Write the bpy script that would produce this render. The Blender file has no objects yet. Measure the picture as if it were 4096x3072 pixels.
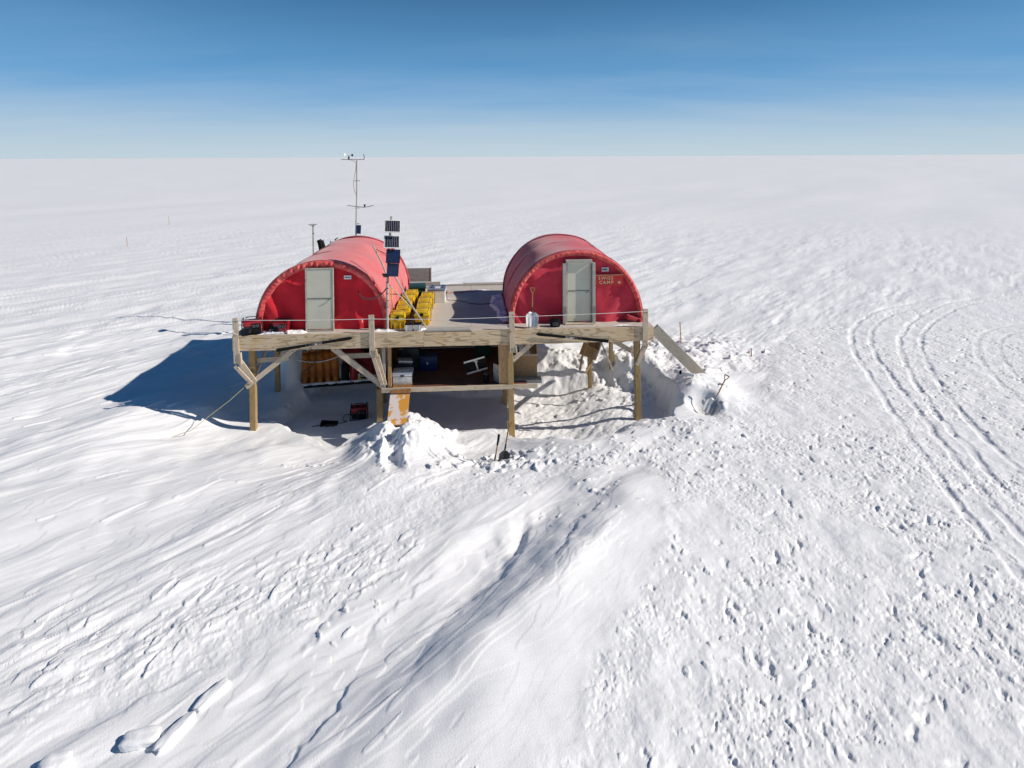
import bpy, bmesh, math, random
import numpy as np
from mathutils import Vector, Matrix, Euler
random.seed(7); rng = np.random.default_rng(7)
R_ = math.radians
sc = bpy.context.scene
COL = sc.collection
# ------------------------------------------------------------------ frame of the platform
TH = R_(3.73); OX, OY = -7.19, 15.3; DZ = 2.0          # deck corner, yaw, deck height above the snow
CT, ST = math.cos(TH), math.sin(TH)
def W(u, v, z=0.0): return Vector((OX + u*CT - v*ST, OY + u*ST + v*CT, z))
# ------------------------------------------------------------------ camera
cam = bpy.data.cameras.new('camera'); cam_o = bpy.data.objects.new('camera', cam); COL.objects.link(cam_o)
p, r = R_(1.5), R_(0.252)
Rv = Vector((1, 0, 0)); F = Vector((0, math.cos(p), -math.sin(p))); U = Vector((0, math.sin(p), math.cos(p)))
R2 = Rv*math.cos(r) - U*math.sin(r); U2 = U*math.cos(r) + Rv*math.sin(r)
m = Matrix((R2, U2, -F)).transposed().to_4x4(); m.translation = Vector((0, 0, 6.58)); cam_o.matrix_world = m
cam.sensor_width = 36; cam.lens = 2400/4096*36; cam.shift_y = -(1536-689)/4096
cam.clip_start = 0.05; cam.clip_end = 60000
sc.camera = cam_o
# ------------------------------------------------------------------ light
LS = Vector((1.0, -0.20, 0.69)).normalized()             # towards the sun, platform frame
S = Vector((LS.x*CT - LS.y*ST, LS.x*ST + LS.y*CT, LS.z))
sun = bpy.data.lights.new('sun', 'SUN'); sun.energy = 4.1; sun.angle = R_(0.53); sun.color = (1.0, 0.93, 0.84)
so = bpy.data.objects.new('sun', sun); COL.objects.link(so); so.rotation_euler = S.to_track_quat('Z', 'Y').to_euler(); so.location = (20, 0, 30)
world = bpy.data.worlds.new('World'); sc.world = world; world.use_nodes = True
nt = world.node_tree; nt.nodes.clear()
def N(t, kind, **kw):
    n = t.nodes.new(kind)
    for k, v in kw.items():
        if hasattr(n, k): setattr(n, k, v)
    return n
sky = N(nt, 'ShaderNodeTexSky', sky_type='NISHITA', sun_disc=False)
sky.sun_elevation = math.asin(S.z); sky.sun_rotation = math.atan2(S.x, S.y)
sky.altitude = 1100; sky.air_density = 1.0; sky.dust_density = 0.0; sky.ozone_density = 2.0
tc = N(nt, 'ShaderNodeTexCoord'); sep = N(nt, 'ShaderNodeSeparateXYZ'); nt.links.new(tc.outputs['Generated'], sep.inputs[0])
# thin cirrus: direction divided by its height, stretched noise, strongest low down
dv = N(nt, 'ShaderNodeVectorMath', operation='DIVIDE'); nt.links.new(tc.outputs['Generated'], dv.inputs[0])
ad = N(nt, 'ShaderNodeMath', operation='ADD'); ad.inputs[1].default_value = 0.10; nt.links.new(sep.outputs['Z'], ad.inputs[0])
cb = N(nt, 'ShaderNodeCombineXYZ')
for i in range(3): nt.links.new(ad.outputs[0], cb.inputs[i])
nt.links.new(cb.outputs[0], dv.inputs[1])
mp = N(nt, 'ShaderNodeMapping'); mp.inputs['Scale'].default_value = (0.35, 0.9, 0.4); mp.inputs['Rotation'].default_value = (0, 0, 0.12)
nt.links.new(dv.outputs[0], mp.inputs['Vector'])
nz = N(nt, 'ShaderNodeTexNoise'); nz.inputs['Scale'].default_value = 1.6; nz.inputs['Detail'].default_value = 7; nz.inputs['Roughness'].default_value = 0.5; nz.inputs['Distortion'].default_value = 0.3
nt.links.new(mp.outputs[0], nz.inputs['Vector'])
mr = N(nt, 'ShaderNodeMapRange'); mr.inputs['From Min'].default_value = 0.40; mr.inputs['From Max'].default_value = 0.85; nt.links.new(nz.outputs['Fac'], mr.inputs['Value'])
lo = N(nt, 'ShaderNodeMapRange', interpolation_type='SMOOTHSTEP'); lo.inputs['From Min'].default_value = 0.0; lo.inputs['From Max'].default_value = 0.26; lo.inputs['To Min'].default_value = 0.32; lo.inputs['To Max'].default_value = 0.02
nt.links.new(sep.outputs['Z'], lo.inputs['Value'])
ml = N(nt, 'ShaderNodeMath', operation='MULTIPLY'); nt.links.new(mr.outputs[0], ml.inputs[0]); nt.links.new(lo.outputs[0], ml.inputs[1])
mx = N(nt, 'ShaderNodeMix', data_type='RGBA'); nt.links.new(ml.outputs[0], mx.inputs['Factor']); mx.inputs['B'].default_value = (4.8, 5.5, 6.2, 1)
hs = N(nt, 'ShaderNodeHueSaturation'); hs.inputs['Saturation'].default_value = 1.38; hs.inputs['Value'].default_value = 0.48; nt.links.new(sky.outputs[0], hs.inputs['Color'])
hz = N(nt, 'ShaderNodeMapRange', interpolation_type='SMOOTHERSTEP'); hz.inputs['From Min'].default_value = -0.03; hz.inputs['From Max'].default_value = 0.15; hz.inputs['To Min'].default_value = 0.95; hz.inputs['To Max'].default_value = 0.0
nt.links.new(sep.outputs['Z'], hz.inputs['Value'])
hm = N(nt, 'ShaderNodeMix', data_type='RGBA'); nt.links.new(hz.outputs[0], hm.inputs['Factor']); nt.links.new(hs.outputs[0], hm.inputs['A']); hm.inputs['B'].default_value = (4.55, 5.45, 5.9, 1)
h2 = N(nt, 'ShaderNodeMapRange', interpolation_type='SMOOTHSTEP'); h2.inputs['From Min'].default_value = 0.02; h2.inputs['From Max'].default_value = 0.36; h2.inputs['To Min'].default_value = 0.90; h2.inputs['To Max'].default_value = 0.0
nt.links.new(sep.outputs['Z'], h2.inputs['Value'])
h3 = N(nt, 'ShaderNodeMix', data_type='RGBA'); nt.links.new(h2.outputs[0], h3.inputs['Factor']); nt.links.new(hs.outputs[0], h3.inputs['A']); h3.inputs['B'].default_value = (1.12, 3.15, 5.9, 1)
nt.links.new(h3.outputs['Result'], hm.inputs['A'])
nt.links.new(hm.outputs['Result'], mx.inputs['A'])
bg = N(nt, 'ShaderNodeBackground'); bg.inputs['Strength'].default_value = 0.11; nt.links.new(mx.outputs['Result'], bg.inputs['Color'])
wo = N(nt, 'ShaderNodeOutputWorld'); nt.links.new(bg.outputs[0], wo.inputs['Surface'])
sc.view_settings.view_transform = 'Standard'; sc.view_settings.look = 'None'; sc.view_settings.exposure = 0.15; sc.view_settings.gamma = 1
sc.render.engine = 'CYCLES'; sc.cycles.max_bounces = 6; sc.cycles.diffuse_bounces = 3
# ------------------------------------------------------------------ materials
MATS = {}
def mat(name, col, rough=0.6, metal=0.0, spec=0.4, vary=0.0, vscale=6.0, bump=0.0, bscale=40.0, sheen=0.0, stretch=None, col2=None, ramp=(0.4, 0.65), coat=0):
    if name in MATS: return MATS[name]
    M = bpy.data.materials.new(name); M.use_nodes = True; t = M.node_tree; b = t.nodes['Principled BSDF']
    b.inputs['Roughness'].default_value = rough; b.inputs['Metallic'].default_value = metal; b.inputs['Specular IOR Level'].default_value = spec
    b.inputs['Base Color'].default_value = (*col, 1); b.inputs['Coat Weight'].default_value = coat
    if sheen: b.inputs['Sheen Weight'].default_value = sheen; b.inputs['Sheen Roughness'].default_value = 0.6
    c = N(t, 'ShaderNodeTexCoord'); mpn = N(t, 'ShaderNodeMapping'); t.links.new(c.outputs['Object'], mpn.inputs['Vector'])
    if stretch: mpn.inputs['Scale'].default_value = stretch
    if vary > 0 or col2:
        n = N(t, 'ShaderNodeTexNoise'); n.inputs['Scale'].default_value = vscale; n.inputs['Detail'].default_value = 6; n.inputs['Roughness'].default_value = 0.6
        t.links.new(mpn.outputs[0], n.inputs['Vector'])
        rp = N(t, 'ShaderNodeValToRGB'); e = rp.color_ramp.elements; e[0].position, e[1].position = ramp
        c2 = col2 if col2 else tuple(x*(1-vary) for x in col)
        e[0].color = (*c2, 1); e[1].color = (*col, 1); t.links.new(n.outputs['Fac'], rp.inputs[0]); t.links.new(rp.outputs[0], b.inputs['Base Color'])
    if bump > 0:
        n2 = N(t, 'ShaderNodeTexNoise'); n2.inputs['Scale'].default_value = bscale; n2.inputs['Detail'].default_value = 5
        t.links.new(mpn.outputs[0], n2.inputs['Vector'])
        bp = N(t, 'ShaderNodeBump'); bp.inputs['Strength'].default_value = 1.0; bp.inputs['Distance'].default_value = bump
        t.links.new(n2.outputs['Fac'], bp.inputs['Height']); t.links.new(bp.outputs[0], b.inputs['Normal'])
    MATS[name] = M; return M
def wood(name, light, dark, stain=(0.5, 0.28, 0.08), freq=26.0, cath=3.2, stain_amt=0.25, grain=0.7):
    """grain runs along the object's X axis; every object gets its own piece of the tree"""
    M = bpy.data.materials.new(name); M.use_nodes = True; t = M.node_tree; b = t.nodes['Principled BSDF']; L = t.links.new
    b.inputs['Roughness'].default_value = 0.8; b.inputs['Specular IOR Level'].default_value = 0.2
    c = N(t, 'ShaderNodeTexCoord'); oi = N(t, 'ShaderNodeObjectInfo')
    rv = N(t, 'ShaderNodeMath', operation='MULTIPLY'); rv.inputs[1].default_value = 60; L(oi.outputs['Random'], rv.inputs[0])
    av = N(t, 'ShaderNodeVectorMath', operation='ADD'); L(c.outputs['Object'], av.inputs[0]); L(rv.outputs[0], av.inputs[1])
    m1 = N(t, 'ShaderNodeMapping'); m1.inputs['Scale'].default_value = (0.5, 3.0, 3.0); L(av.outputs[0], m1.inputs[0])
    n1 = N(t, 'ShaderNodeTexNoise'); n1.inputs['Scale'].default_value = 1.6; n1.inputs['Detail'].default_value = 2.5; L(m1.outputs[0], n1.inputs['Vector'])
    k = N(t, 'ShaderNodeMath', operation='MULTIPLY'); k.inputs[1].default_value = freq*cath; L(n1.outputs['Fac'], k.inputs[0])
    sp = N(t, 'ShaderNodeSeparateXYZ'); L(av.outputs[0], sp.inputs[0])
    k2 = N(t, 'ShaderNodeMath', operation='ADD'); L(sp.outputs['Y'], k2.inputs[0]); L(sp.outputs['Z'], k2.inputs[1])
    k3 = N(t, 'ShaderNodeMath', operation='MULTIPLY_ADD'); k3.inputs[1].default_value = freq; L(k2.outputs[0], k3.inputs[0]); L(k.outputs[0], k3.inputs[2])
    s = N(t, 'ShaderNodeMath', operation='SINE'); L(k3.outputs[0], s.inputs[0])
    r1 = N(t, 'ShaderNodeMapRange'); r1.inputs['From Min'].default_value = 0.25; r1.inputs['From Max'].default_value = 1.0; r1.inputs['To Max'].default_value = grain; L(s.outputs[0], r1.inputs['Value'])
    m2 = N(t, 'ShaderNodeMapping'); m2.inputs['Scale'].default_value = (6, 90, 90); L(av.outputs[0], m2.inputs[0])
    n2 = N(t, 'ShaderNodeTexNoise'); n2.inputs['Scale'].default_value = 1.0; n2.inputs['Detail'].default_value = 3; L(m2.outputs[0], n2.inputs['Vector'])
    x1 = N(t, 'ShaderNodeMix', data_type='RGBA'); x1.inputs['A'].default_value = (*light, 1); x1.inputs['B'].default_value = (*dark, 1)
    mm = N(t, 'ShaderNodeMath', operation='MULTIPLY'); L(r1.outputs[0], mm.inputs[0]); L(n2.outputs['Fac'], mm.inputs[1]); L(mm.outputs[0], x1.inputs['Factor'])
    # stains and knots
    n3 = N(t, 'ShaderNodeTexNoise'); n3.inputs['Scale'].default_value = 2.3; n3.inputs['Detail'].default_value = 5; L(av.outputs[0], n3.inputs['Vector'])
    r3 = N(t, 'ShaderNodeMapRange'); r3.inputs['From Min'].default_value = 0.52; r3.inputs['From Max'].default_value = 0.72; r3.inputs['To Max'].default_value = stain_amt; L(n3.outputs['Fac'], r3.inputs['Value'])
    x2 = N(t, 'ShaderNodeMix', data_type='RGBA'); L(r3.outputs[0], x2.inputs['Factor']); L(x1.outputs['Result'], x2.inputs['A']); x2.inputs['B'].default_value = (*stain, 1)
    m4 = N(t, 'ShaderNodeMapping'); m4.inputs['Scale'].default_value = (1.6, 3.2, 3.2); L(av.outputs[0], m4.inputs[0])
    vo = N(t, 'ShaderNodeTexVoronoi'); vo.inputs['Scale'].default_value = 1.3; L(m4.outputs[0], vo.inputs['Vector'])
    r4 = N(t, 'ShaderNodeMapRange'); r4.inputs['From Min'].default_value = 0.085; r4.inputs['From Max'].default_value = 0.05; r4.inputs['To Max'].default_value = 0.85; L(vo.outputs['Distance'], r4.inputs['Value'])
    x3 = N(t, 'ShaderNodeMix', data_type='RGBA'); L(r4.outputs[0], x3.inputs['Factor']); L(x2.outputs['Result'], x3.inputs['A']); x3.inputs['B'].default_value = (0.12, 0.05, 0.02, 1)
    L(x3.outputs['Result'], b.inputs['Base Color'])
    bp = N(t, 'ShaderNodeBump'); bp.inputs['Distance'].default_value = 0.0015; L(n2.outputs['Fac'], bp.inputs['Height']); L(bp.outputs[0], b.inputs['Normal'])
    return M
W_FASC = wood('plywood_fascia', (0.64, 0.50, 0.33), (0.23, 0.14, 0.07), stain=(0.56, 0.34, 0.14), grain=1.2, stain_amt=0.45, cath=2.0)
W_DECK = wood('plywood_deck', (0.56, 0.51, 0.45), (0.30, 0.26, 0.21), stain=(0.42, 0.33, 0.24), freq=18, grain=0.5, stain_amt=0.4)
W_POST = wood('pine_post', (0.38, 0.265, 0.125), (0.19, 0.12, 0.05), stain=(0.36, 0.22, 0.05), grain=0.8, stain_amt=0.4)
W_BOARD = wood('pine_board', (0.58, 0.48, 0.36), (0.32, 0.23, 0.14), stain=(0.40, 0.27, 0.16), grain=0.9, stain_amt=0.3)
W_GREY = wood('weathered_board', (0.42, 0.40, 0.36), (0.24, 0.22, 0.19), stain=(0.36, 0.34, 0.30), grain=0.8)
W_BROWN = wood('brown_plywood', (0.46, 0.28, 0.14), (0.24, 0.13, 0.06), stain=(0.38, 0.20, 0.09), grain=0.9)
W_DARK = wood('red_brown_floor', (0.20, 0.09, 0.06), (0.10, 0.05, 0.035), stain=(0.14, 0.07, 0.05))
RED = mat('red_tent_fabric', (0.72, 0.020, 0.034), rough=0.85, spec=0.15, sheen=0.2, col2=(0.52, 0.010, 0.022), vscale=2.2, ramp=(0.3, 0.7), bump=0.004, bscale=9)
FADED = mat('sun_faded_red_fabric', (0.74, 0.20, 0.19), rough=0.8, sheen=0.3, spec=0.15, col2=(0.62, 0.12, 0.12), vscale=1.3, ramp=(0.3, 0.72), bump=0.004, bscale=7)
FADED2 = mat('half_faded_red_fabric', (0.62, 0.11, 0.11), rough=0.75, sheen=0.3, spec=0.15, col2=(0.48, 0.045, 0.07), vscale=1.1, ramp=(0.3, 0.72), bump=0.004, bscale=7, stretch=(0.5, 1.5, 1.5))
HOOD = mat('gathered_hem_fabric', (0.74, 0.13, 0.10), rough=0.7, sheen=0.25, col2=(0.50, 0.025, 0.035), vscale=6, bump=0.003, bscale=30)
TRIM = mat('crimson_trim_fabric', (0.50, 0.010, 0.030), rough=0.7, sheen=0.2, vary=0.3)
CREAM = mat('cream_door_paint', (0.62, 0.60, 0.48), rough=0.45, vary=0.08, vscale=3)
DFRAME = mat('door_frame_paint', (0.55, 0.52, 0.44), rough=0.5, vary=0.25, vscale=12)
BLACK = mat('black_plastic', (0.008, 0.008, 0.009), rough=0.6, spec=0.15, vary=0.4)
DGREY = mat('dark_grey_metal', (0.07, 0.07, 0.075), rough=0.45, metal=0.4, vary=0.4)
STEEL = mat('galvanised_steel', (0.50, 0.50, 0.49), rough=0.38, metal=0.75, vary=0.25, vscale=15)
ALU = mat('brushed_aluminium', (0.72, 0.71, 0.69), rough=0.45, metal=0.6, vary=0.2, vscale=10)
WHITE = mat('white_paint', (0.78, 0.78, 0.76), rough=0.5, vary=0.1)
CREAMPOLE = mat('dull_pale_pole', (0.52, 0.49, 0.42), rough=0.5, vary=0.35, vscale=10)
YELLOW = mat('yellow_tote_plastic', (0.80, 0.48, 0.006), rough=0.42, col2=(0.62, 0.34, 0.006), vscale=5, bump=0.001, bscale=60)
YLID = mat('yellow_lid_plastic', (0.80, 0.54, 0.012), rough=0.42, col2=(0.60, 0.38, 0.01), vscale=7)
YPOLE = mat('yellow_fibreglass', (0.85, 0.50, 0.01), rough=0.4)
GREEN = mat('dark_green_plastic', (0.012, 0.055, 0.035), rough=0.4, vary=0.3)
REDM = mat('red_enamel', (0.36, 0.008, 0.018), rough=0.35, vary=0.25, coat=0.3)
CELL = mat('solar_cell', (0.008, 0.010, 0.030), rough=0.25, spec=0.5, vary=0.4, vscale=20)
CELLB = mat('blue_solar_cell', (0.012, 0.022, 0.075), rough=0.3, spec=0.5, vary=0.3, vscale=20)
CLINE = mat('solar_busbar', (0.62, 0.60, 0.58), rough=0.4)
ORANGE = mat('orange_barrel_plastic', (0.52, 0.18, 0.014), rough=0.5, col2=(0.30, 0.08, 0.012), vscale=4)
BLUE = mat('blue_plastic', (0.008, 0.028, 0.11), rough=0.45, vary=0.2)
ROPE = mat('white_cord', (0.74, 0.72, 0.68), rough=0.8)
CABLE = mat('dark_cable', (0.05, 0.05, 0.05), rough=0.6)
REDCAB = mat('orange_red_cable', (0.5, 0.10, 0.04), rough=0.6)
HANDLE = mat('wooden_handle', (0.36, 0.20, 0.08), rough=0.5, vary=0.35, stretch=(1, 1, 0.2), vscale=30)
SIGNRED = mat('sign_red_paint', (0.46, 0.018, 0.020), rough=0.6, vary=0.2, vscale=8)
LETTER = mat('sign_letter_paint', (0.58, 0.42, 0.24), rough=0.6)
RUSTY = mat('worn_ochre_paint', (0.62, 0.28, 0.04), rough=0.7, col2=(0.66, 0.58, 0.54), vscale=3.0, ramp=(0.49, 0.53))
BOTTLE = mat('yellow_bottle', (0.55, 0.55, 0.10), rough=0.3)
BLUEGREY = mat('blue_grey_plastic', (0.22, 0.26, 0.34), rough=0.45, vary=0.4)
# snow
SNOW = bpy.data.materials.new('wind_packed_snow'); SNOW.use_nodes = True; t = SNOW.node_tree; b = t.nodes['Principled BSDF']
b.inputs['Base Color'].default_value = (0.845, 0.85, 0.87, 1); b.inputs['Roughness'].default_value = 0.62; b.inputs['Specular IOR Level'].default_value = 0.18
c = N(t, 'ShaderNodeTexCoord'); mpn = N(t, 'ShaderNodeMapping'); mpn.inputs['Rotation'].default_value = (0, 0, -R_(50)); mpn.inputs['Scale'].default_value = (0.35, 1.6, 1.0)
t.links.new(c.outputs['Object'], mpn.inputs['Vector'])
n1 = N(t, 'ShaderNodeTexNoise'); n1.inputs['Scale'].default_value = 9; n1.inputs['Detail'].default_value = 8; n1.inputs['Roughness'].default_value = 0.6; t.links.new(mpn.outputs[0], n1.inputs['Vector'])
n2 = N(t, 'ShaderNodeTexNoise'); n2.inputs['Scale'].default_value = 45; n2.inputs['Detail'].default_value = 4; t.links.new(c.outputs['Object'], n2.inputs['Vector'])
b1 = N(t, 'ShaderNodeBump'); b1.inputs['Distance'].default_value = 0.006; t.links.new(n1.outputs['Fac'], b1.inputs['Height'])
b2 = N(t, 'ShaderNodeBump'); b2.inputs['Distance'].default_value = 0.0035; t.links.new(n2.outputs['Fac'], b2.inputs['Height']); t.links.new(b1.outputs[0], b2.inputs['Normal'])
t.links.new(b2.outputs[0], b.inputs['Normal'])
n4 = N(t, 'ShaderNodeTexNoise'); n4.inputs['Scale'].default_value = 1.1; n4.inputs['Detail'].default_value = 4; t.links.new(mpn.outputs[0], n4.inputs['Vector'])
b4 = N(t, 'ShaderNodeBump'); b4.inputs['Distance'].default_value = 0.022; t.links.new(n4.outputs['Fac'], b4.inputs['Height']); t.links.new(b4.outputs[0], b1.inputs['Normal'])
n5 = N(t, 'ShaderNodeTexNoise'); n5.inputs['Scale'].default_value = 0.28; n5.inputs['Detail'].default_value = 5; t.links.new(mpn.outputs[0], n5.inputs['Vector'])
b5 = N(t, 'ShaderNodeBump'); b5.inputs['Distance'].default_value = 0.10; t.links.new(n5.outputs['Fac'], b5.inputs['Height']); t.links.new(b5.outputs[0], b4.inputs['Normal'])
n3 = N(t, 'ShaderNodeTexNoise'); n3.inputs['Scale'].default_value = 1.2; n3.inputs['Detail'].default_value = 5; t.links.new(mpn.outputs[0], n3.inputs['Vector'])
rp = N(t, 'ShaderNodeValToRGB'); rp.color_ramp.elements[0].position = 0.35; rp.color_ramp.elements[1].position = 0.7
rp.color_ramp.elements[0].color = (0.855, 0.855, 0.86, 1); rp.color_ramp.elements[1].color = (0.90, 0.895, 0.89, 1)
t.links.new(n3.outputs['Fac'], rp.inputs[0]); t.links.new(rp.outputs[0], b.inputs['Base Color'])
# ------------------------------------------------------------------ object helpers
def link(o, parent=None):
    COL.objects.link(o)
    if parent is not None: o.parent = parent
    return o
def tag(o, label=None, cat=None, group=None, kind=None):
    if label: o['label'] = label
    if cat: o['category'] = cat
    if group: o['group'] = group
    if kind: o['kind'] = kind
    return o
def thing(name, u, v, z, label, cat, group=None, rz=0.0):
    o = bpy.data.objects.new(name, None); COL.objects.link(o)
    o.location = W(u, v, z); o.rotation_euler = (0, 0, TH + rz); o.empty_display_size = 0.2
    return tag(o, label, cat, group)
class MB:
    def __init__(s): s.bm = bmesh.new()
    def box(s, c, size, rot=None, bevel=0.0, taper=None):
        ret = bmesh.ops.create_cube(s.bm, size=1.0); vs = ret['verts']
        for q in vs:
            q.co.x *= size[0]; q.co.y *= size[1]; q.co.z *= size[2]
            if taper and q.co.z < 0: q.co.x *= taper; q.co.y *= taper
        if bevel > 0:
            es = list({e for q in vs for e in q.link_edges})
            rb = bmesh.ops.bevel(s.bm, geom=es, offset=bevel, segments=2, affect='EDGES', profile=0.6)
            vs = list({q for f in rb['faces'] for q in f.verts} | {q for q in vs if q.is_valid})
        M = Matrix.Translation(c)
        if rot is not None: M = M @ (rot if isinstance(rot, Matrix) else Euler(rot).to_matrix().to_4x4())
        bmesh.ops.transform(s.bm, matrix=M, verts=vs); return s
    def cyl(s, p0, p1, r0, r1=None, n=16, caps=True):
        p0, p1 = Vector(p0), Vector(p1); r1 = r0 if r1 is None else r1; d = p1 - p0
        M = Matrix.Translation((p0+p1)/2) @ d.to_track_quat('Z', 'Y').to_matrix().to_4x4()
        bmesh.ops.create_cone(s.bm, cap_ends=caps, segments=n, radius1=r0, radius2=r1, depth=d.length, matrix=M); return s
    def tube(s, pts, r, n=8, closed=False):
        pts = [Vector(q) for q in pts]; k = len(pts); rings = []; up = Vector((0, 0, 1)); prev = None
        for i, q in enumerate(pts):
            a = pts[(i-1) % k] if (closed or i > 0) else q; c2 = pts[(i+1) % k] if (closed or i < k-1) else q
            d = (c2-a).normalized()
            x = d.cross(up) if prev is None else (prev - d*prev.dot(d))
            if x.length < 1e-4: x = d.cross(Vector((1, 0, 0)))
            x.normalize(); y = d.cross(x); prev = x
            rr = r[i] if isinstance(r, (list, tuple)) else r
            rings.append([s.bm.verts.new(q + x*rr*math.cos(2*math.pi*j/n) + y*rr*math.sin(2*math.pi*j/n)) for j in range(n)])
        for i in range(k if closed else k-1):
            A, B = rings[i], rings[(i+1) % k]
            for j in range(n): s.bm.faces.new((A[j], A[(j+1) % n], B[(j+1) % n], B[j]))
        if not closed: s.bm.faces.new(rings[0][::-1]); s.bm.faces.new(rings[-1])
        return s
    def grid(s, fn, nu, nv, thick=None):
        vs = [[s.bm.verts.new(fn(i/nu, j/nv)) for j in range(nv+1)] for i in range(nu+1)]
        for i in range(nu):
            for j in range(nv): s.bm.faces.new((vs[i][j], vs[i+1][j], vs[i+1][j+1], vs[i][j+1]))
        return s
    def prism(s, poly, h, M=None):
        a = [s.bm.verts.new((x, y, 0)) for x, y in poly]; bb = [s.bm.verts.new((x, y, h)) for x, y in poly]; n = len(poly)
        s.bm.faces.new(a[::-1]); s.bm.faces.new(bb)
        for i in range(n): s.bm.faces.new((a[i], a[(i+1) % n], bb[(i+1) % n], bb[i]))
        if M is not None: bmesh.ops.transform(s.bm, matrix=M, verts=a+bb)
        return s
    def obj(s, name, m, parent=None, smooth=False, label=None, solid=0.0, loc=None, rot=None):
        bmesh.ops.recalc_face_normals(s.bm, faces=s.bm.faces)
        me = bpy.data.meshes.new(name); s.bm.to_mesh(me); s.bm.free(); me.materials.append(m)
        if smooth:
            me.polygons.foreach_set('use_smooth', [True]*len(me.polygons))
            try: me.set_sharp_from_angle(angle=R_(40))
            except Exception: pass
        o = link(bpy.data.objects.new(name, me), parent)
        if solid: md = o.modifiers.new('thickness', 'SOLIDIFY'); md.thickness = solid; md.offset = 0
        if label: o['label'] = label
        if loc is not None: o.location = loc
        if rot is not None: o.rotation_euler = rot
        return o
def beam(name, p0, p1, w, d, m, parent, roll=0.0, bev=0.004, label=None, side=Vector((0, 1, 0))):
    """plank from p0 to p1 (parent frame); w = size across, d = size along `side`"""
    p0, p1 = Vector(p0), Vector(p1); x = (p1-p0); L = x.length; x.normalize()
    y = (side - x*side.dot(x)).normalized(); z = x.cross(y)
    mb = MB().box((0, 0, 0), (L, d, w), bevel=min(bev, w*.2, d*.2)); o = mb.obj(name, m, parent, label=label)
    M = Matrix((x, y, z)).transposed().to_4x4(); M.translation = (p0+p1)/2
    if roll: M = M @ Matrix.Rotation(roll, 4, 'X')
    o.matrix_local = M; return o
def children(o): return [c for c in bpy.data.objects if c.parent == o]
def copy_tree(o, parent=None):
    c = o.copy(); COL.objects.link(c); c.parent = parent
    for ch in children(o): copy_tree(ch, c)
    return c
def catenary(a, b, sag, n=10):
    a, b = Vector(a), Vector(b); return [a.lerp(b, i/n) - Vector((0, 0, sag*4*(i/n)*(1-i/n))) for i in range(n+1)]
def smooth_path(pts, n=6):
    P = [Vector(q) for q in pts]; out = []
    for i in range(len(P)-1):
        a = P[max(i-1, 0)]; b_ = P[i]; c_ = P[i+1]; d = P[min(i+2, len(P)-1)]
        for k in range(n):
            t_ = k/n; out.append(0.5*((2*b_) + (c_-a)*t_ + (2*a-5*b_+4*c_-d)*t_*t_ + (3*b_-a-3*c_+d)*t_**3))
    out.append(P[-1]); return out
# ------------------------------------------------------------------ noise
_p = rng.permutation(256); _p = np.concatenate([_p, _p, _p]); _g = np.stack([np.cos(np.arange(256)*2.399), np.sin(np.arange(256)*2.399)], 1)
def perlin(x, y):
    xi = np.floor(x).astype(np.int64); yi = np.floor(y).astype(np.int64); xf = x-xi; yf = y-yi; xi &= 255; yi &= 255
    u_ = xf*xf*xf*(xf*(xf*6-15)+10); v_ = yf*yf*yf*(yf*(yf*6-15)+10)
    def gr(a, b_, dx, dy):
        h = _p[_p[a & 255]+(b_ & 255)]; g = _g[h]; return g[..., 0]*dx + g[..., 1]*dy
    n00 = gr(xi, yi, xf, yf); n10 = gr(xi+1, yi, xf-1, yf); n01 = gr(xi, yi+1, xf, yf-1); n11 = gr(xi+1, yi+1, xf-1, yf-1)
    a = n00 + u_*(n10-n00); b_ = n01 + u_*(n11-n01); return (a + v_*(b_-a))*1.5
def fbm(x, y, o=4, g=0.5):
    s_ = 0; a = 1.0
    for i in range(o): s_ = s_ + a*perlin(x*2**i + 17.3*i, y*2**i - 9.1*i); a *= g
    return s_
def sst(x, a, b_):
    t_ = np.clip((x-a)/(b_-a), 0, 1); return t_*t_*(3-2*t_)
def poly_sd(U_, V_, poly):
    """signed distance, positive inside"""
    P = np.array(poly, float); n = len(P); d = np.full(U_.shape, 1e9); ins = np.zeros(U_.shape, bool)
    for i in range(n):
        a = P[i]; b_ = P[(i+1) % n]; e = b_-a; wx = U_-a[0]; wy = V_-a[1]
        t_ = np.clip((wx*e[0]+wy*e[1])/(e@e), 0, 1); d = np.minimum(d, (wx-e[0]*t_)**2+(wy-e[1]*t_)**2)
        c1 = (a[1] > V_) != (b_[1] > V_)
        with np.errstate(divide='ignore', invalid='ignore'): xx = (b_[0]-a[0])*(V_-a[1])/(b_[1]-a[1]+1e-12)+a[0]
        ins ^= c1 & (U_ < xx)
    d = np.sqrt(d); return np.where(ins, d, -d)
def line_sd(U_, V_, pts):
    """(signed distance to a polyline, + on the left of its direction; parameter 0..1)"""
    P = np.array(pts, float); best = np.full(U_.shape, 1e9); sg = np.ones(U_.shape); par = np.zeros(U_.shape)
    seg = np.linalg.norm(P[1:]-P[:-1], axis=1); cum = np.concatenate([[0], np.cumsum(seg)]); tot = cum[-1]
    for i in range(len(P)-1):
        a = P[i]; e = P[i+1]-a; wx = U_-a[0]; wy = V_-a[1]; t_ = np.clip((wx*e[0]+wy*e[1])/(e@e), 0, 1)
        d = (wx-e[0]*t_)**2+(wy-e[1]*t_)**2; m_ = d < best; best = np.where(m_, d, best)
        sg = np.where(m_, np.sign(e[0]*wy-e[1]*wx), sg); par = np.where(m_, (cum[i]+t_*seg[i])/tot, par)
    return np.sqrt(best)*sg, par
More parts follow.
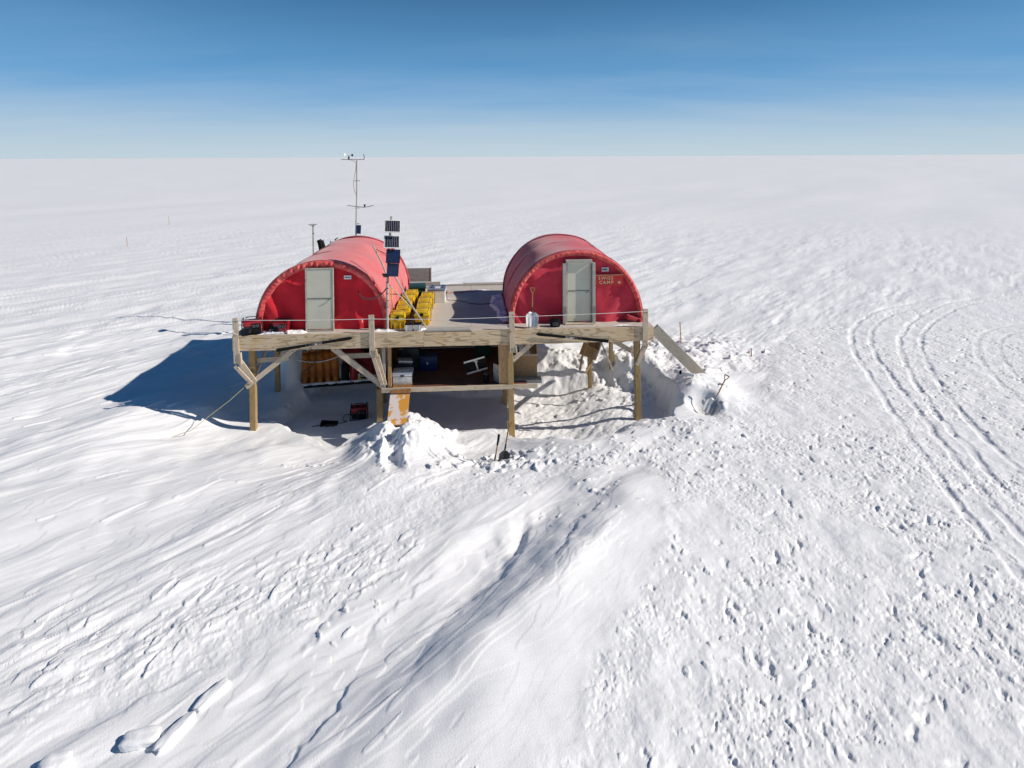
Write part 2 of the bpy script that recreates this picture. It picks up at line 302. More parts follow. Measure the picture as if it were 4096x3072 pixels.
# ------------------------------------------------------------------ the snow
PIT = [(-0.9, 0.4), (-0.2, -0.05), (0.85, -0.1), (1.77, -0.35), (2.5, -1.05), (2.95, -1.05), (3.25, -0.55), (3.6, 0.1), (4.1, 0.3), (4.7, 0.2), (5.3, -0.45), (6.0, -0.5), (6.6, -0.45),
       (7.2, -1.1), (7.8, -1.8), (8.6, -2.2), (9.4, -2.2), (10.3, -1.7), (11.25, -1.0), (11.75, 0.2), (11.75, 1.6), (11.5, 2.9), (10.6, 3.9), (9, 4.3), (7, 4.5), (4, 4.8), (2.5, 4.9), (1.2, 4.4), (0.6, 3.0), (0.1, 2.2), (-0.7, 1.2)]
RB = [(10.6, -1.9), (9.9, -3.0), (9.49, -3.75), (8.95, -4.35), (7.96, -6.11), (6.99, -7.34), (6.25, -8.22), (5.66, -9.09), (4.9, -10.3)]
RB = [(u+0.38*min(1, max(0, (9.9-u)/1.5)), v-0.10) for u, v in RB]
RA = [(7.25, -4.4), (7.04, -5.03), (6.93, -5.55), (6.75, -5.91), (6.5, -6.45), (5.99, -6.95), (5.62, -7.5), (5.28, -8.48), (4.9, -9.8)]
TRB = [(6.55, -11.5), (6.93, -9.48), (7.26, -8.98), (7.86, -7.97), (8.75, -6.9), (9.35, -5.96), (10.0, -4.32), (9.75, -3.3), (9.3, -2.9), (10.4, -2.1), (11.4, -1.5), (12.4, -0.7), (13.6, -0.4), (14.6, 0.9), (15.4, 3.2), (17.5, 5.5), (30, 11), (60, 0), (40, -20), (6.5, -20)]
TRM = [(9.5, -3.0), (9.35, -3.5), (7.9, -3.9), (7.1, -4.4), (6.3, -4.6), (5.2, -6.1), (4.2, -7.0), (3.2, -8.0), (2.0, -8.6), (0.2, -8.2), (1.6, -7.0), (3.0, -6.2), (3.6, -4.9), (3.3, -3.6), (3.9, -2.2), (5.0, -1.9), (6.4, -1.7), (7.2, -2.3), (8.6, -2.8)]
TR = [[(40, 12.6), (31.8, 10.76), (27.5, 9.9), (23.6, 8.2), (21.0, 6.0), (19.3, 3.6), (18.2, 1.2), (17.04, -1.5), (15.99, -4.08), (15.28, -5.9), (14.7, -8)],
      [(40, 12.0), (29.28, 9.9), (24.6, 7.2), (21.6, 4.4), (19.4, 1.0), (17.98, -1.9), (17.2, -3.97), (16.5, -5.6), (15.9, -8)],
      [(38, 8.4), (27, 5.6), (23.8, 3.6), (21.8, 0.8), (20.4, -2.4)], [(40, 14.3), (31, 12.3), (25.4, 10.8), (21.4, 8.6), (19.6, 6.6)]]
wd = R_(46.3); WA = (math.cos(wd), math.sin(wd))        # wind direction in the platform frame
def terrain(U_, V_, dist):
    al = U_*WA[0]+V_*WA[1]; ac = -U_*WA[1]+V_*WA[0]      # along / across the wind
    near = 1-sst(dist, 18, 70); far1 = sst(dist, 40, 110); far2 = sst(dist, 120, 420)
    wob = fbm(U_*0.35, V_*0.35, 3)
    pit = poly_sd(U_+0.16*fbm(U_*1.3+5, V_*1.3, 3), V_+0.16*fbm(U_*1.3, V_*1.3+8, 3), PIT)
    tr = poly_sd(U_+0.30*fbm(U_*0.9, V_*0.9, 3), V_+0.30*fbm(U_*0.9+4, V_*0.9, 3), TRB); trm = sst(tr, -0.12, 0.25)
    tm = sst(poly_sd(U_+0.3*fbm(U_*0.8, V_*0.8, 3), V_, TRM), -0.35, 0.45)
    # broad swells and wind drifts
    h = 0.30*fbm(al*0.018+3, ac*0.05, 2)*sst(dist, 22, 90)*(1-sst(dist, 300, 900)) + 0.9*fbm(U_*0.004+1, V_*0.004, 2)*sst(dist, 80, 400)
    dB, sB = line_sd(U_, V_, RB); smo = np.exp(-((dB-0.75)/0.80)**4)*sst(sB, 0.0, 0.25)
    calm = (1-trm)*(1-0.75*tm)*(1-sst(pit, -0.5, 0.2))*(1-sst(dist, 32, 85))*(1-0.8*smo)
    bigd = 0.105*fbm(al*0.16+2.2*wob*0.2, ac*0.42+9, 3, 0.45)
    h = h + bigd*(0.35+0.65*calm)*(1-0.75*sst(dist, 20, 50))*(1-sst(dist, 50, 110))*(1-0.6*smo)*(1-0.5*sst(U_, 9, 16))
    # sastrugi: sharp-edged streaks laid along the wind
    s1 = fbm(al*0.30+11, ac*1.35, 3, 0.5); s2 = fbm(al*0.75, ac*3.6+3, 3, 0.55)
    rid = 1-np.abs(s1)*2.2
    h = h + calm*(0.012*np.clip(rid, -1, 1) + 0.003*s2*(1-far1))*(0.25+1.2*sst(fbm(al*0.07+5, ac*0.2, 2), -0.15, 0.45)) + calm*0.045*fbm(al*0.28+60, ac*0.75+4, 2, 0.4)
    q = (fbm(al*0.22+31, ac*0.95+2, 4, 0.5)*3.4); fr = q-np.floor(q)
    terr = np.floor(q)+sst(fr, 0.0, 0.10)                # thin crust layers with a crisp eroded edge
    h = h + calm*0.007*terr*(0.6+0.4*near)
    q2 = fbm(al*0.7+7, ac*3.0, 3, 0.5)*2.6; fr2 = q2-np.floor(q2)
    pat = sst(fbm(al*0.12+40, ac*0.3, 2), -0.05, 0.35)
    h = h + calm*pat*0.009*(1-far1)*(np.floor(q2)+sst(fr2, 0, 0.12))
    far_sc = sst(dist, 25, 60)
    h = h + calm*far_sc*(1-far2)*0.025*np.abs(fbm(al*0.20, ac*0.8, 3, 0.6))
    h = h*(1-far2) + far2*0.35*fbm(al*0.006, ac*0.02, 2)*(1-sst(dist, 1500, 5000))
    # trampled, dug and re-frozen snow
    tr_all = np.clip(trm+0.85*tm, 0, 1)*(1-sst(dist, 22, 60))
    n_a = fbm(U_*2.1, V_*2.1, 3); n_b = fbm(U_*6.5+3, V_*6.5, 3, 0.6); n_c = perlin(U_*19, V_*19)
    dens = sst(fbm(U_*0.55+20, V_*0.55, 3), -0.45, 0.35)*trm + 0.45*tm
    h = h + tr_all*(0.018*n_a) + tr_all*(0.25+0.75*dens)*(-0.018*sst(n_b, 0.18, 0.50)+0.007*n_b+0.006*n_c+0.003*perlin(U_*34, V_*34))
    h = h + 0.05*sst(tr, -0.3, 0.8)*(1-sst(dist, 20, 45))
    # the long bright drift running towards the camera and the scoured gullies beside it
    d, s_ = line_sd(U_, V_, RB); w_ = 0.10*fbm(U_*1.1, V_*1.1, 3); d = -(d+w_)      # + = left of the ridge seen from the camera
    amp = sst(s_, 0.02, 0.42)
    left = 0.27*np.where(d > 0, np.exp(-(np.abs(d)/1.0)**2), np.exp(-((np.sqrt(d*d+0.04)-0.2)/1.35)**1.5))*(1.0+0.15*fbm(U_*0.6, V_*0.6, 2))
    h = h + left*amp
    h = h - 0.04*np.exp(-((d-1.5)/0.5)**2)*amp
    d2, s2_ = line_sd(U_, V_, RA); d2 = -(d2+0.05*fbm(U_*2.4, V_*2.4, 3)); a2 = sst(s2_, 0.02, 0.2)*(1-0.75*sst(s2_, 0.35, 0.6))*(1-sst(s2_, 0.8, 1.0))
    # gully: a broad face falls to it from the left, a sharp broken wall stands on its right
    gl = np.where(d2 > 0, -0.20*np.exp(-d2/0.75), -0.20*(1-sst(-d2, 0.0, 0.22))*np.exp(-np.clip(-d2, 0, 9)/2.0))
    h = h + 0.40*gl*a2*(0.55+0.6*sst(fbm(U_*1.3+2, V_*1.3, 2), -0.3, 0.3))
    for pts, dep in (([(5.23, -6.0), (4.44, -6.6), (4.22, -6.88), (4.03, -7.3), (3.7, -8.0)], 0.05), ([(4.75, -8.0), (4.4, -8.7), (4.1, -9.4), (3.9, -10.2)], 0.06), ([(5.6, -6.2), (5.0, -6.9), (4.6, -7.8)], 0.04), ([(8.7, -4.6), (8.1, -5.2), (7.7, -6.0), (7.4, -6.7)], 0.05), ([(3.0, -7.6), (2.2, -8.3), (1.4, -8.8)], 0.035)):
        d3, s3 = line_sd(U_, V_, pts); d3 = -(d3+0.10*fbm(U_*2.6+7, V_*2.6, 3))
        h = h + 0.55*dep*np.where(d3 > 0, -np.exp(-d3/0.28), -(1-sst(-d3, 0, 0.10)))*sst(s3, 0, 0.2)*(1-sst(s3, 0.8, 1))*(np.abs(d3) < 1.5)
    # vehicle tracks
    for k, pts in enumerate(TR):
        pts = [(q.x, q.y) for q in smooth_path([(a, b_, 0) for a, b_ in pts], 4)]
        d4, s4 = line_sd(U_, V_, pts); d4 = d4+0.05*fbm(U_*1.7, V_*1.7, 2); en = sst(s4, 0, 0.05)*(1-sst(s4, 0.93, 1)) if k > 1 else 1.0
        brk = (1.0 if k < 2 else 0.45)*(0.4+0.6*sst(fbm(U_*0.9+k, V_*0.9, 3), -0.3, 0.2))
        for off, dp, wv in ((-0.30, 0.038, 0.085), (0.30, 0.032, 0.08), (0.0, 0.014, 0.2)):
            h = h - en*brk*dp*np.exp(-((d4-off)/wv)**4)
            if wv < 0.1: h = h + en*0.010*np.exp(-((d4-off-0.14)/0.07)**2)*(0.5+n_b)
    low = 0.52*sst(V_, -4.6, -0.5)*sst(U_, -3.0, 0.0)*(1-sst(U_, 6.6, 9.2))*(1-sst(V_, 1.5, 5.0))
    # the pit under the platform
    wdth = 0.38 + 1.3*(1-sst(U_, 0.3, 1.8))*(1-sst(V_, 2.6, 3.2)) + 1.3*sst(U_, 7.2, 8.6)*(1-sst(V_, -0.9, 0.1))*(1-sst(U_, 10.4, 11.2)) + 1.5*sst(V_, 2.3, 3.2)*sst(U_, 3.6, 5.0) - 0.12*sst(U_, 11.0, 11.4)
    dep = 0.84 + 0.16*sst(U_, 4, 6)*(1-sst(U_, 8, 10)) - 0.26*sst(U_, 8.8, 10.4)
    cut = dep*sst(pit, 0.0, wdth); kk = np.exp(low*14)+np.exp(cut*14)-1; hp = -np.log(kk)/14 + 0.05*sst(-pit, 0.0, 0.05)*np.exp(-np.clip(-pit, 0, 9)/0.4)*sst(U_, 1.5, 3.0)
    inpit = sst(pit, 0, 0.3)
    hp = hp + inpit*(0.04*fbm(U_*0.7, V_*0.7, 2)+0.006*fbm(al*1.2, ac*4, 3))
    rough = inpit*sst(U_, 6.4, 7.2)*(1-sst(U_, 11.3, 11.7))
    hp = hp + rough*(0.022*fbm(al*1.6, ac*3.4, 3)-0.012*sst(n_b, 0.2, 0.5)+0.003*n_c)
    h = h*(1-0.85*inpit) + hp
    # scalloped blocks along the back and right of the pit
    blk = sst(U_, 8.4, 9.2)*np.exp(-((pit-0.5)/0.6)**2)*sst(V_, 0.4, 1.6)
    qb = fbm(U_*1.6, V_*1.6, 3)*3; h = h + blk*0.06*(np.floor(qb)+sst(qb-np.floor(qb), 0, 0.12))
    def bump(u0, v0, ru, rv, a, pw=2, rot=0.0):
        cu, su = math.cos(rot), math.sin(rot); x = ((U_-u0)*cu+(V_-v0)*su)/ru; y = (-(U_-u0)*su+(V_-v0)*cu)/rv
        return a*np.exp(-(x*x+y*y)**(pw/2))
    h = h + bump(0.45, 3.45, 0.38, 0.6, 0.75, 4) + bump(-1.3, 0.8, 0.9, 0.55, 0.20) + bump(-0.6, 4.2, 1.0, 0.8, 0.25)
    h = h - bump(2.0, 2.2, 0.9, 0.5, 0.12)
    # heap at the foot of the ramp, with a worn sledge groove down its middle
    hn = 1+0.16*fbm(U_*1.8, V_*1.8, 2)
    h = h + hn*bump(4.55, -1.15, 0.72, 1.30, 0.50, 3, 0.05) + hn*bump(5.05, -1.2, 0.5, 0.9, 0.14, 3) + bump(3.7, -1.2, 0.5, 1.0, 0.24, 3) + bump(4.4, -2.8, 1.2, 1.4, 0.24)
    gd, gs = line_sd(U_, V_, [(4.28, 0.1), (4.32, -0.8), (4.28, -1.6), (4.38, -2.6), (4.6, -3.6)]); gd = gd+0.05*fbm(U_*3, V_*3, 2)
    ga = (1-sst(gs, 0.75, 1)); h = h - ga*(0.13*np.exp(-(gd/0.17)**4)) + ga*0.05*np.exp(-((np.abs(gd)-0.24)/0.06)**2)*(0.6+n_b)
    hh = sst(U_, 3.3, 3.9)*(1-sst(U_, 5.6, 6.0))*sst(V_, -2.8, -2.2)*(1-sst(V_, 0.0, 0.3))
    q5 = fbm(U_*1.5+3, V_*1.5, 2)*2.4; h = h + hh*0.055*(np.floor(q5)+sst(q5-np.floor(q5), 0, 0.25)) + hh*0.010*n_b
    # rim and spoil right of the pit
    h = h + bump(12.6, 0.4, 0.8, 1.3, 0.32, 3)*hn + bump(11.3, 2.9, 0.8, 0.7, 0.30, 3)*hn + bump(12.7, 2.9, 1.1, 1.0, 0.22)*hn + bump(14.3, 4.0, 0.9, 0.6, 0.16) + bump(11.6, -1.9, 0.8, 0.45, 0.10) - bump(12.15, -0.6, 0.35, 0.45, 0.26, 3)
    rr = sst(U_, 11.4, 11.9)*(1-sst(U_, 14.5, 16))*sst(V_, 1.4, 2.4)*(1-sst(V_, 5, 6.5)); h = h + rr*(0.07*fbm(U_*1.4, V_*1.4, 3)+0.02*n_b)
    # broken shelf of crust left of the front post
    h = h + bump(1.6, -1.5, 0.9, 0.5, 0.10, 4)
    return h
def build_snow():
    def inc(a, b_, f):
        o = [a]
        while o[-1] < b_: o.append(o[-1]+f(o[-1]))
        return o
    Y = list(np.linspace(-80, 3.0, 24)[:-1]) + inc(3.0, 6.0, lambda y: 0.06) + [] 
    Y += inc(Y[-1]+0.03, 22.5, lambda y: 0.024 if y > 8 else 0.019)
    Y += inc(Y[-1]+0.05, 90, lambda y: max(0.04, y*y/5200)); Y += inc(Y[-1]*1.03, 32000, lambda y: y*0.10)
    Y = np.array(Y)
    sf = np.linspace(-1.0, 1.0, 1180); ext = 1.0+np.cumsum(0.01*1.22**np.arange(24)); ext = ext*1.0
    s_ = np.concatenate([-ext[::-1], sf, ext])
    Wd = np.where(Y > 4, Y, 4+0.0*Y); Wd = np.where(Y < 4, 4+(4-Y)*0.35, Wd)
    X = s_[None, :]*Wd[:, None]; YY = np.repeat(Y[:, None], len(s_), 1)
    dx, dy = X-OX, YY-OY; U_ = dx*CT+dy*ST; V_ = -dx*ST+dy*CT; dist = np.hypot(X, YY)
    H = terrain(U_, V_, dist)
    H0 = H.copy()
    # single prints, chips and clods
    def splat(u0, v0, rad, fn):
        x0 = OX+u0*CT-v0*ST; y0 = OY+u0*ST+v0*CT
        j0, j1 = np.searchsorted(Y, (y0-rad, y0+rad)); 
        if j1-j0 < 1 or y0 < 4: return
        i0, i1 = np.searchsorted(s_, ((x0-rad)/y0-0.01, (x0+rad)/y0+0.01))
        if i1-i0 < 1: return
        a = U_[j0:j1, i0:i1]-u0; b_ = V_[j0:j1, i0:i1]-v0; dl = fn(a, b_); base = H0[j0:j1, i0:i1]; cur = H[j0:j1, i0:i1]
        H[j0:j1, i0:i1] = np.where(dl > 0, np.maximum(cur, base+dl), np.where(dl < 0, np.minimum(cur, base+dl), cur))
    def pit_fn(ru, rv, rot, dep):
        p1, p2 = random.uniform(0, 6.3), random.uniform(0, 6.3); c_, s1 = math.cos(rot), math.sin(rot)
        def f(a, b_):
            x = (a*c_+b_*s1)/ru; y = (-a*s1+b_*c_)/rv; an = np.arctan2(y, x); q = np.sqrt(x*x+y*y)*(1+0.22*np.sin(2*an+p1)+0.16*np.sin(3*an+p2)+0.1*np.sin(5*an+p1*2))
            return -dep*(1-sst(q, 0.45, 1.0))*(1+0.4*x)
        return f
    def chip_fn(ru, rv, rot, hgt, tilt, ta):
        c_, s1 = math.cos(rot), math.sin(rot)
        def f(a, b_):
            x = (a*c_+b_*s1)/ru; y = (-a*s1+b_*c_)/rv; x = x+0.25*np.sin(2.4*y+ta); y = y+0.22*np.sin(2.9*x+ta*2); q = (np.abs(x)**2.6+np.abs(y)**2.6)**(1/2.6)
            return (hgt+tilt*(x*math.cos(ta)+y*math.sin(ta)))*(1-sst(q, 0.78, 1.0))
        return f
    TRBp = np.array(TRB)
    def inside(u0, v0, poly):
        return float(poly_sd(np.array([u0]), np.array([v0]), poly)[0])
    n = 0
    cand = np.stack([rng.uniform(6, 26, 24000), rng.uniform(-11.5, 9, 24000)], 1)
    dd = poly_sd(cand[:, 0], cand[:, 1], TRB); pp = poly_sd(cand[:, 0], cand[:, 1], PIT); cl = fbm(cand[:, 0]*0.45, cand[:, 1]*0.45, 2)
    for (u0, v0), a, b_, c_ in zip(cand, dd, pp, cl):
        if a < 0.05 or b_ > -0.2 or c_ < -0.28+0.5*random.random(): continue
        r0 = 0.018+0.055*random.random()**3.0
        if random.random() < 0.5: splat(u0, v0, r0*1.8, pit_fn(r0*random.uniform(.7, 1.5), r0*random.uniform(.6, 1), random.uniform(0, 3.1), r0*random.uniform(0.2, 0.45)))
        else: splat(u0, v0, r0*1.7, chip_fn(r0*random.uniform(.7, 1.5), r0*random.uniform(.5, 1), random.uniform(0, 3.1), r0*random.uniform(0.12, 0.36), r0*0.18, random.uniform(0, 6)))
    # larger hoof-like footprints in trails on the right
    for (ua, va, ub, vb, k) in ((11, -10, 14.5, -5, 22), (10, -9.5, 12.5, -4, 16), (12.4, -9.6, 14.2, -6.8, 12), (9.6, -8.7, 10.3, -6, 9), (17.5, -1.5, 24, 4.5, 22), (18, -4, 23, 1.5, 20), (14.5, -2, 12.7, -4.5, 9), (13.2, -6, 15.6, -1, 18), (15, 0, 20, 6.5, 14)):
        for i in range(k):
            t_ = i/k; u0 = ua+(ub-ua)*t_+random.gauss(0, .13); v0 = va+(vb-va)*t_+random.gauss(0, .13); ro = math.atan2(vb-va, ub-ua)+random.gauss(0, .3)
            splat(u0, v0, 0.33, pit_fn(0.13*random.uniform(.7, 1.2), 0.065*random.uniform(.7, 1.2), ro, random.uniform(0.014, 0.034)))
    # spoil: blocks around the shovels, the ramp heap, the rim of the pit and the trampled edge
    for (uc, vc, su, sv, k, rmin, rmax) in ((7.1, -2.7, .55, .35, 90, .04, .15), (6.3, -2.6, .35, .3, 26, .05, .16), (4.7, -1.2, .6, .9, 24, .04, .12), (9.6, -2.9, .9, .3, 150, .02, .075), (12.6, 2.8, .9, .8, 70, .05, .17),
                                          (11.4, -1.9, .8, .35, 90, .02, .08), (8.6, -2.9, .7, .3, 90, .02, .07), (9.4, 1.6, .9, 1.0, 30, .04, .12), (13.6, 4.0, .9, .5, 46, .05, .16), (12.5, .2, .4, .9, 26, .05, .14), (2.6, -2.0, .45, .12, 30, .03, .07), (10.8, 2.4, .5, .8, 26, .05, .16),
                                          (8.6, -4.4, .3, .6, 26, .03, .08), (7.3, -4.6, .3, .4, 10, .03, .07), (4.3, -6.8, .5, .5, 24, .02, .07)):
        for i in range(k):
            u0, v0 = random.gauss(uc, su), random.gauss(vc, sv); r0 = rmin+(rmax-rmin)*random.random()**2
            splat(u0, v0, r0*1.8, chip_fn(r0*random.uniform(.8, 1.6), r0*random.uniform(.5, 1), random.uniform(0, 3.1), r0*random.uniform(.18, .50), r0*.3, random.uniform(0, 6)))
    # elongated eroded tongues on the calm side, pointing along the wind
    for i in range(300):
        u0, v0 = random.uniform(-16, 6), random.uniform(-10, 16)
        if inside(u0, v0, PIT) > -0.4 or (u0 > 0 and v0 > -1.5): continue
        r0 = random.uniform(0.05, 0.16)*(1+0.03*max(0, v0+8)); ro = wd+random.gauss(0, .13)
        c_, s1 = math.cos(ro), math.sin(ro); L_ = r0*random.uniform(3, 7); hg = random.uniform(.008, .022)
        def f(a, b_, c_=c_, s1=s1, L_=L_, r0=r0, hg=hg):
            x = (a*c_+b_*s1)/L_; y = (-a*s1+b_*c_)/r0; wdt = np.clip(1-x*x, 0, 1)**0.5*(0.55-0.45*x)
            return hg*(1-sst(np.abs(y), wdt*0.6, wdt+0.02))*sst(1-np.abs(x), 0, 0.06)
        splat(u0, v0, L_*1.05, f)
    for i in range(260):   # the rubble band in the left foreground
        t_ = random.random(); u0 = 0.4+4.2*t_+random.gauss(0, .5); v0 = -8.0+2.2*t_+random.gauss(0, .33)
        r0 = random.uniform(.03, .09); splat(u0, v0, r0*3.2, chip_fn(r0*random.uniform(1.5, 3.2), r0, wd+random.gauss(0, .25), r0*random.uniform(.12, .30), r0*.15, random.uniform(0, 6)))
    nj, ni = H.shape; co = np.stack([X, YY, H], -1).reshape(-1, 3).astype(np.float32)
    idx = np.arange(nj*ni).reshape(nj, ni); f = np.stack([idx[:-1, :-1], idx[:-1, 1:], idx[1:, 1:], idx[1:, :-1]], -1).reshape(-1, 4).astype(np.int32)
    me = bpy.data.meshes.new('snow_ground'); me.vertices.add(len(co)); me.vertices.foreach_set('co', co.ravel())
    me.loops.add(f.size); me.loops.foreach_set('vertex_index', f.ravel()); me.polygons.add(len(f))
    me.polygons.foreach_set('loop_start', np.arange(0, f.size, 4, dtype=np.int32)); me.polygons.foreach_set('use_smooth', np.ones(len(f), bool))
    me.update(); me.materials.append(SNOW); o = bpy.data.objects.new('snow_ground', me); COL.objects.link(o); tag(o, kind='structure')
    def height(u0, v0):
        x0 = OX+u0*CT-v0*ST; y0 = OY+u0*ST+v0*CT; j = int(np.searchsorted(Y, y0)); i = int(np.searchsorted(s_, x0/(y0 if y0 > 4 else 4))); return float(H[j, i])
    return height
GH = build_snow()
#OBJECTS
# ================================================================== PLATFORM
PL = thing('camp_platform', 0, 0, DZ, 'raised plywood camp platform on timber posts above a dug snow pit', 'platform')
def pz(z): return z-DZ
# deck sheets, 4 mm seams
us = [0.0, 2.44, 3.66, 6.10, 8.54, 10.97]; vs_ = [0.02, 2.44, 4.88, 5.85]
for i in range(5):
    for j in range(3):
        a, b_ = us[i]+0.003, us[i+1]-0.003; c_, d_ = vs_[j]+0.003, vs_[j+1]-0.003
        MB().box((0, 0, 0), (b_-a, d_-c_, 0.02), bevel=0.002).obj('deck_sheet', W_DECK, PL, loc=((a+b_)/2, (c_+d_)/2, -0.010))
MB().box((0, 0, 0), (1.24, 0.30, 0.02)).obj('deck_strip', W_GREY, PL, loc=(5.46, 0.16, 0.0125))
# fascia panels (front), 0.39 high
fa = [(0.0, 2.43, 0.012, 0.40), (2.435, 4.87, 0.010, 0.40), (4.875, 6.10, -0.030, 0.36), (6.105, 8.54, 0.006, 0.40), (8.545, 10.62, 0.0, 0.385), (10.625, 11.0, -0.005, 0.37)]
for a, b_, top, hh in fa:
    MB().box((0, 0, 0), (b_-a, 0.036, hh), bevel=0.003).obj('fascia_panel', W_FASC, PL, loc=((a+b_)/2, -0.002 if b_ < 10.7 else 0.003, top-hh/2))
beam('side_fascia', (-0.015, 0.03, -0.2), (-0.015, 5.84, -0.2), 0.38, 0.036, W_BOARD, PL, side=Vector((1, 0, 0)))
beam('side_fascia', (10.995, 0.03, -0.2), (10.995, 5.84, -0.2), 0.38, 0.036, W_BOARD, PL, side=Vector((1, 0, 0)))
beam('rear_fascia', (0.01, 5.87, -0.2), (10.97, 5.87, -0.2), 0.36, 0.036, W_BOARD, PL)
for v in (0.30, 2.45, 5.35):
    beam('girder', (0.03, v, -0.26), (10.95, v, -0.26), 0.24, 0.09, W_BOARD, PL)
for i in range(17):
    u = 0.35+i*0.64
    beam('joist', (u, 0.36, -0.085), (u, 5.80, -0.085), 0.12, 0.045, W_BOARD, PL, side=Vector((1, 0, 0)), bev=0)
# posts
POST = [(0.42, 0.19, -1.25, 0.0), (3.66, 0.34, -1.6, 0.0), (7.13, 0.12, -1.7, 0.07), (10.59, 0.18, -1.3, 0.05),
        (0.30, 2.5, -1.7, 0), (3.45, 2.5, -1.6, 0), (7.1, 2.5, -1.7, 0.03), (10.52, 3.0, -1.2, 0.04),
        (0.35, 5.35, -1.0, 0), (3.6, 5.35, -1.0, 0), (7.2, 5.35, -1.0, 0), (10.6, 5.3, -1.0, 0.0), (9.75, 2.62, -1.2, 0.05)]
for u, v, zb, lean in POST:
    wdt = 0.155 if v < 1 else 0.14
    if v > 1 and u > 9: wdt = 0.12
    beam('post', (u, v, pz(1.61) if v < 1 else -0.385), (u+lean, v, pz(zb)), wdt, wdt, W_POST, PL, bev=0.014)
# guard posts: a pair of boards nailed to the fascia, sistered at their foot
for k, u in enumerate((0.085, 3.52, 7.175, 10.765)):
    zb = (1.30, 1.44, 1.40, 1.52)[k]
    beam('guard_post', (u, -0.045, pz(2.475+0.005*k)), (u+(0.02 if k != 3 else -0.01), -0.045, pz(zb)), 0.14, 0.045, W_BOARD, PL, side=Vector((0, 1, 0)))
    beam('guard_post_cleat', (u+0.11, -0.045, pz(1.58)), (u+0.13, -0.045, pz(zb-0.02)), 0.045, 0.09, W_BOARD, PL)
# braces (front plane), read off the picture
def br(u0, z0, u1, z1, v=0.06, w=0.14, m=W_BOARD, v1=None, lab=None): return beam('brace', (u0, v, pz(z0)), (u1, v if v1 is None else v1, pz(z1)), w, 0.045, m, PL, side=Vector((0, 1, 0)))
br(0.11, 1.42, 0.52, 0.80, 0.00, 0.14); br(0.06, 1.24, 0.46, 0.78, -0.05, 0.09)
br(0.30, 0.66, 1.55, 1.62, 0.02, 0.13, v1=0.10); br(0.34, 1.25, 1.32, 1.30, 0.29, 0.13)
br(2.50, 1.62, 3.80, 0.56, 0.06, 0.15); br(2.66, 1.32, 3.60, 1.33, 0.27, 0.13)
br(3.54, 1.44, 3.78, 0.62, 0.0, 0.10); br(3.66, 1.42, 3.86, 0.60, 0.04, 0.08)
br(7.20, 1.15, 7.75, 1.63, 0.07, 0.12); br(7.55, 1.30, 8.35, 1.62, 0.9, 0.16, W_BROWN)
br(10.77, 1.54, 10.55, 0.95, 0.02, 0.10); br(10.85, 1.50, 10.62, 0.98, 0.10, 0.08); br(9.85, 1.60, 10.56, 1.18, 0.40, 0.12)
br(0.35, 0.5, 1.0, 1.62, 2.42, 0.12); br(2.7, 1.6, 3.4, 0.7, 2.6, 0.12); br(9.4, 1.6, 10.45, 0.9, 3.05, 0.10)
beam('brace', (9.98, 2.3, pz(1.1)), (10.4, 1.7, pz(-0.05)), 0.05, 0.05, CREAMPOLE, PL)
beam('brace', (10.59, 0.4, pz(1.6)), (10.59, 2.8, pz(0.7)), 0.12, 0.045, W_BOARD, PL, side=Vector((1, 0, 0)))
beam('brace', (0.42, 0.3, pz(0.8)), (0.42, 1.9, pz(1.6)), 0.12, 0.045, W_BOARD, PL, side=Vector((1, 0, 0)))
for o in [q for q in bpy.data.objects if q.name.split('.')[0] in ('brace', 'guard_post')]:
    L_ = o.dimensions.x; mm_ = o.matrix_local
    for e_, zz_ in ((-L_/2+0.09, 0.02), (L_/2-0.10, -0.015)):
        bo = MB().cyl((e_, -o.dimensions.y/2-0.004, zz_), (e_, -o.dimensions.y/2+0.01, zz_), 0.014, n=8).obj('bolt', DGREY, o)
# storage bay slung under the middle
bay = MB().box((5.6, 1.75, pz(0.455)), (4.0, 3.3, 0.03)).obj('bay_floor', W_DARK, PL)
beam('bay_sill', (3.75, 0.06, pz(0.45)), (7.86, 0.06, pz(0.455)), 0.12, 0.04, W_BOARD, PL)
beam('bay_sill_end', (7.1, 0.52, pz(0.445)), (8.02, 0.52, pz(0.445)), 0.10, 0.25, W_GREY, PL)
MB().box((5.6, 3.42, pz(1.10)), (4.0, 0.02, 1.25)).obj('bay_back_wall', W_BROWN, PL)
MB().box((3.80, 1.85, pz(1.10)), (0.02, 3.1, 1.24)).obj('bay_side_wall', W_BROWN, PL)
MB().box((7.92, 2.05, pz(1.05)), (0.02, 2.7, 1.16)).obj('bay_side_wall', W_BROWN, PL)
for uu in (3.80, 3.95): beam('bay_corner_post', (uu, 0.16+0.03*(uu > 3.9), pz(1.60)), (uu, 0.16+0.03*(uu > 3.9), pz(0.50)), 0.09, 0.09, W_BROWN if uu > 3.9 else W_GREY, PL)
beam('bay_door_jamb', (6.95, 0.10, pz(1.60)), (6.98, 0.10, pz(0.54)), 0.26, 0.03, W_BROWN, PL)
MB().box((0, 0, 0), (0.72, 0.02, 0.62), bevel=0.002).obj('bay_front_panel', W_BROWN, PL, loc=(7.56, 0.66, pz(0.80)))
MB().box((0, 0, 0), (0.74, 0.03, 0.035)).obj('bay_panel_rail', W_BOARD, PL, loc=(7.56, 0.645, pz(1.10)))
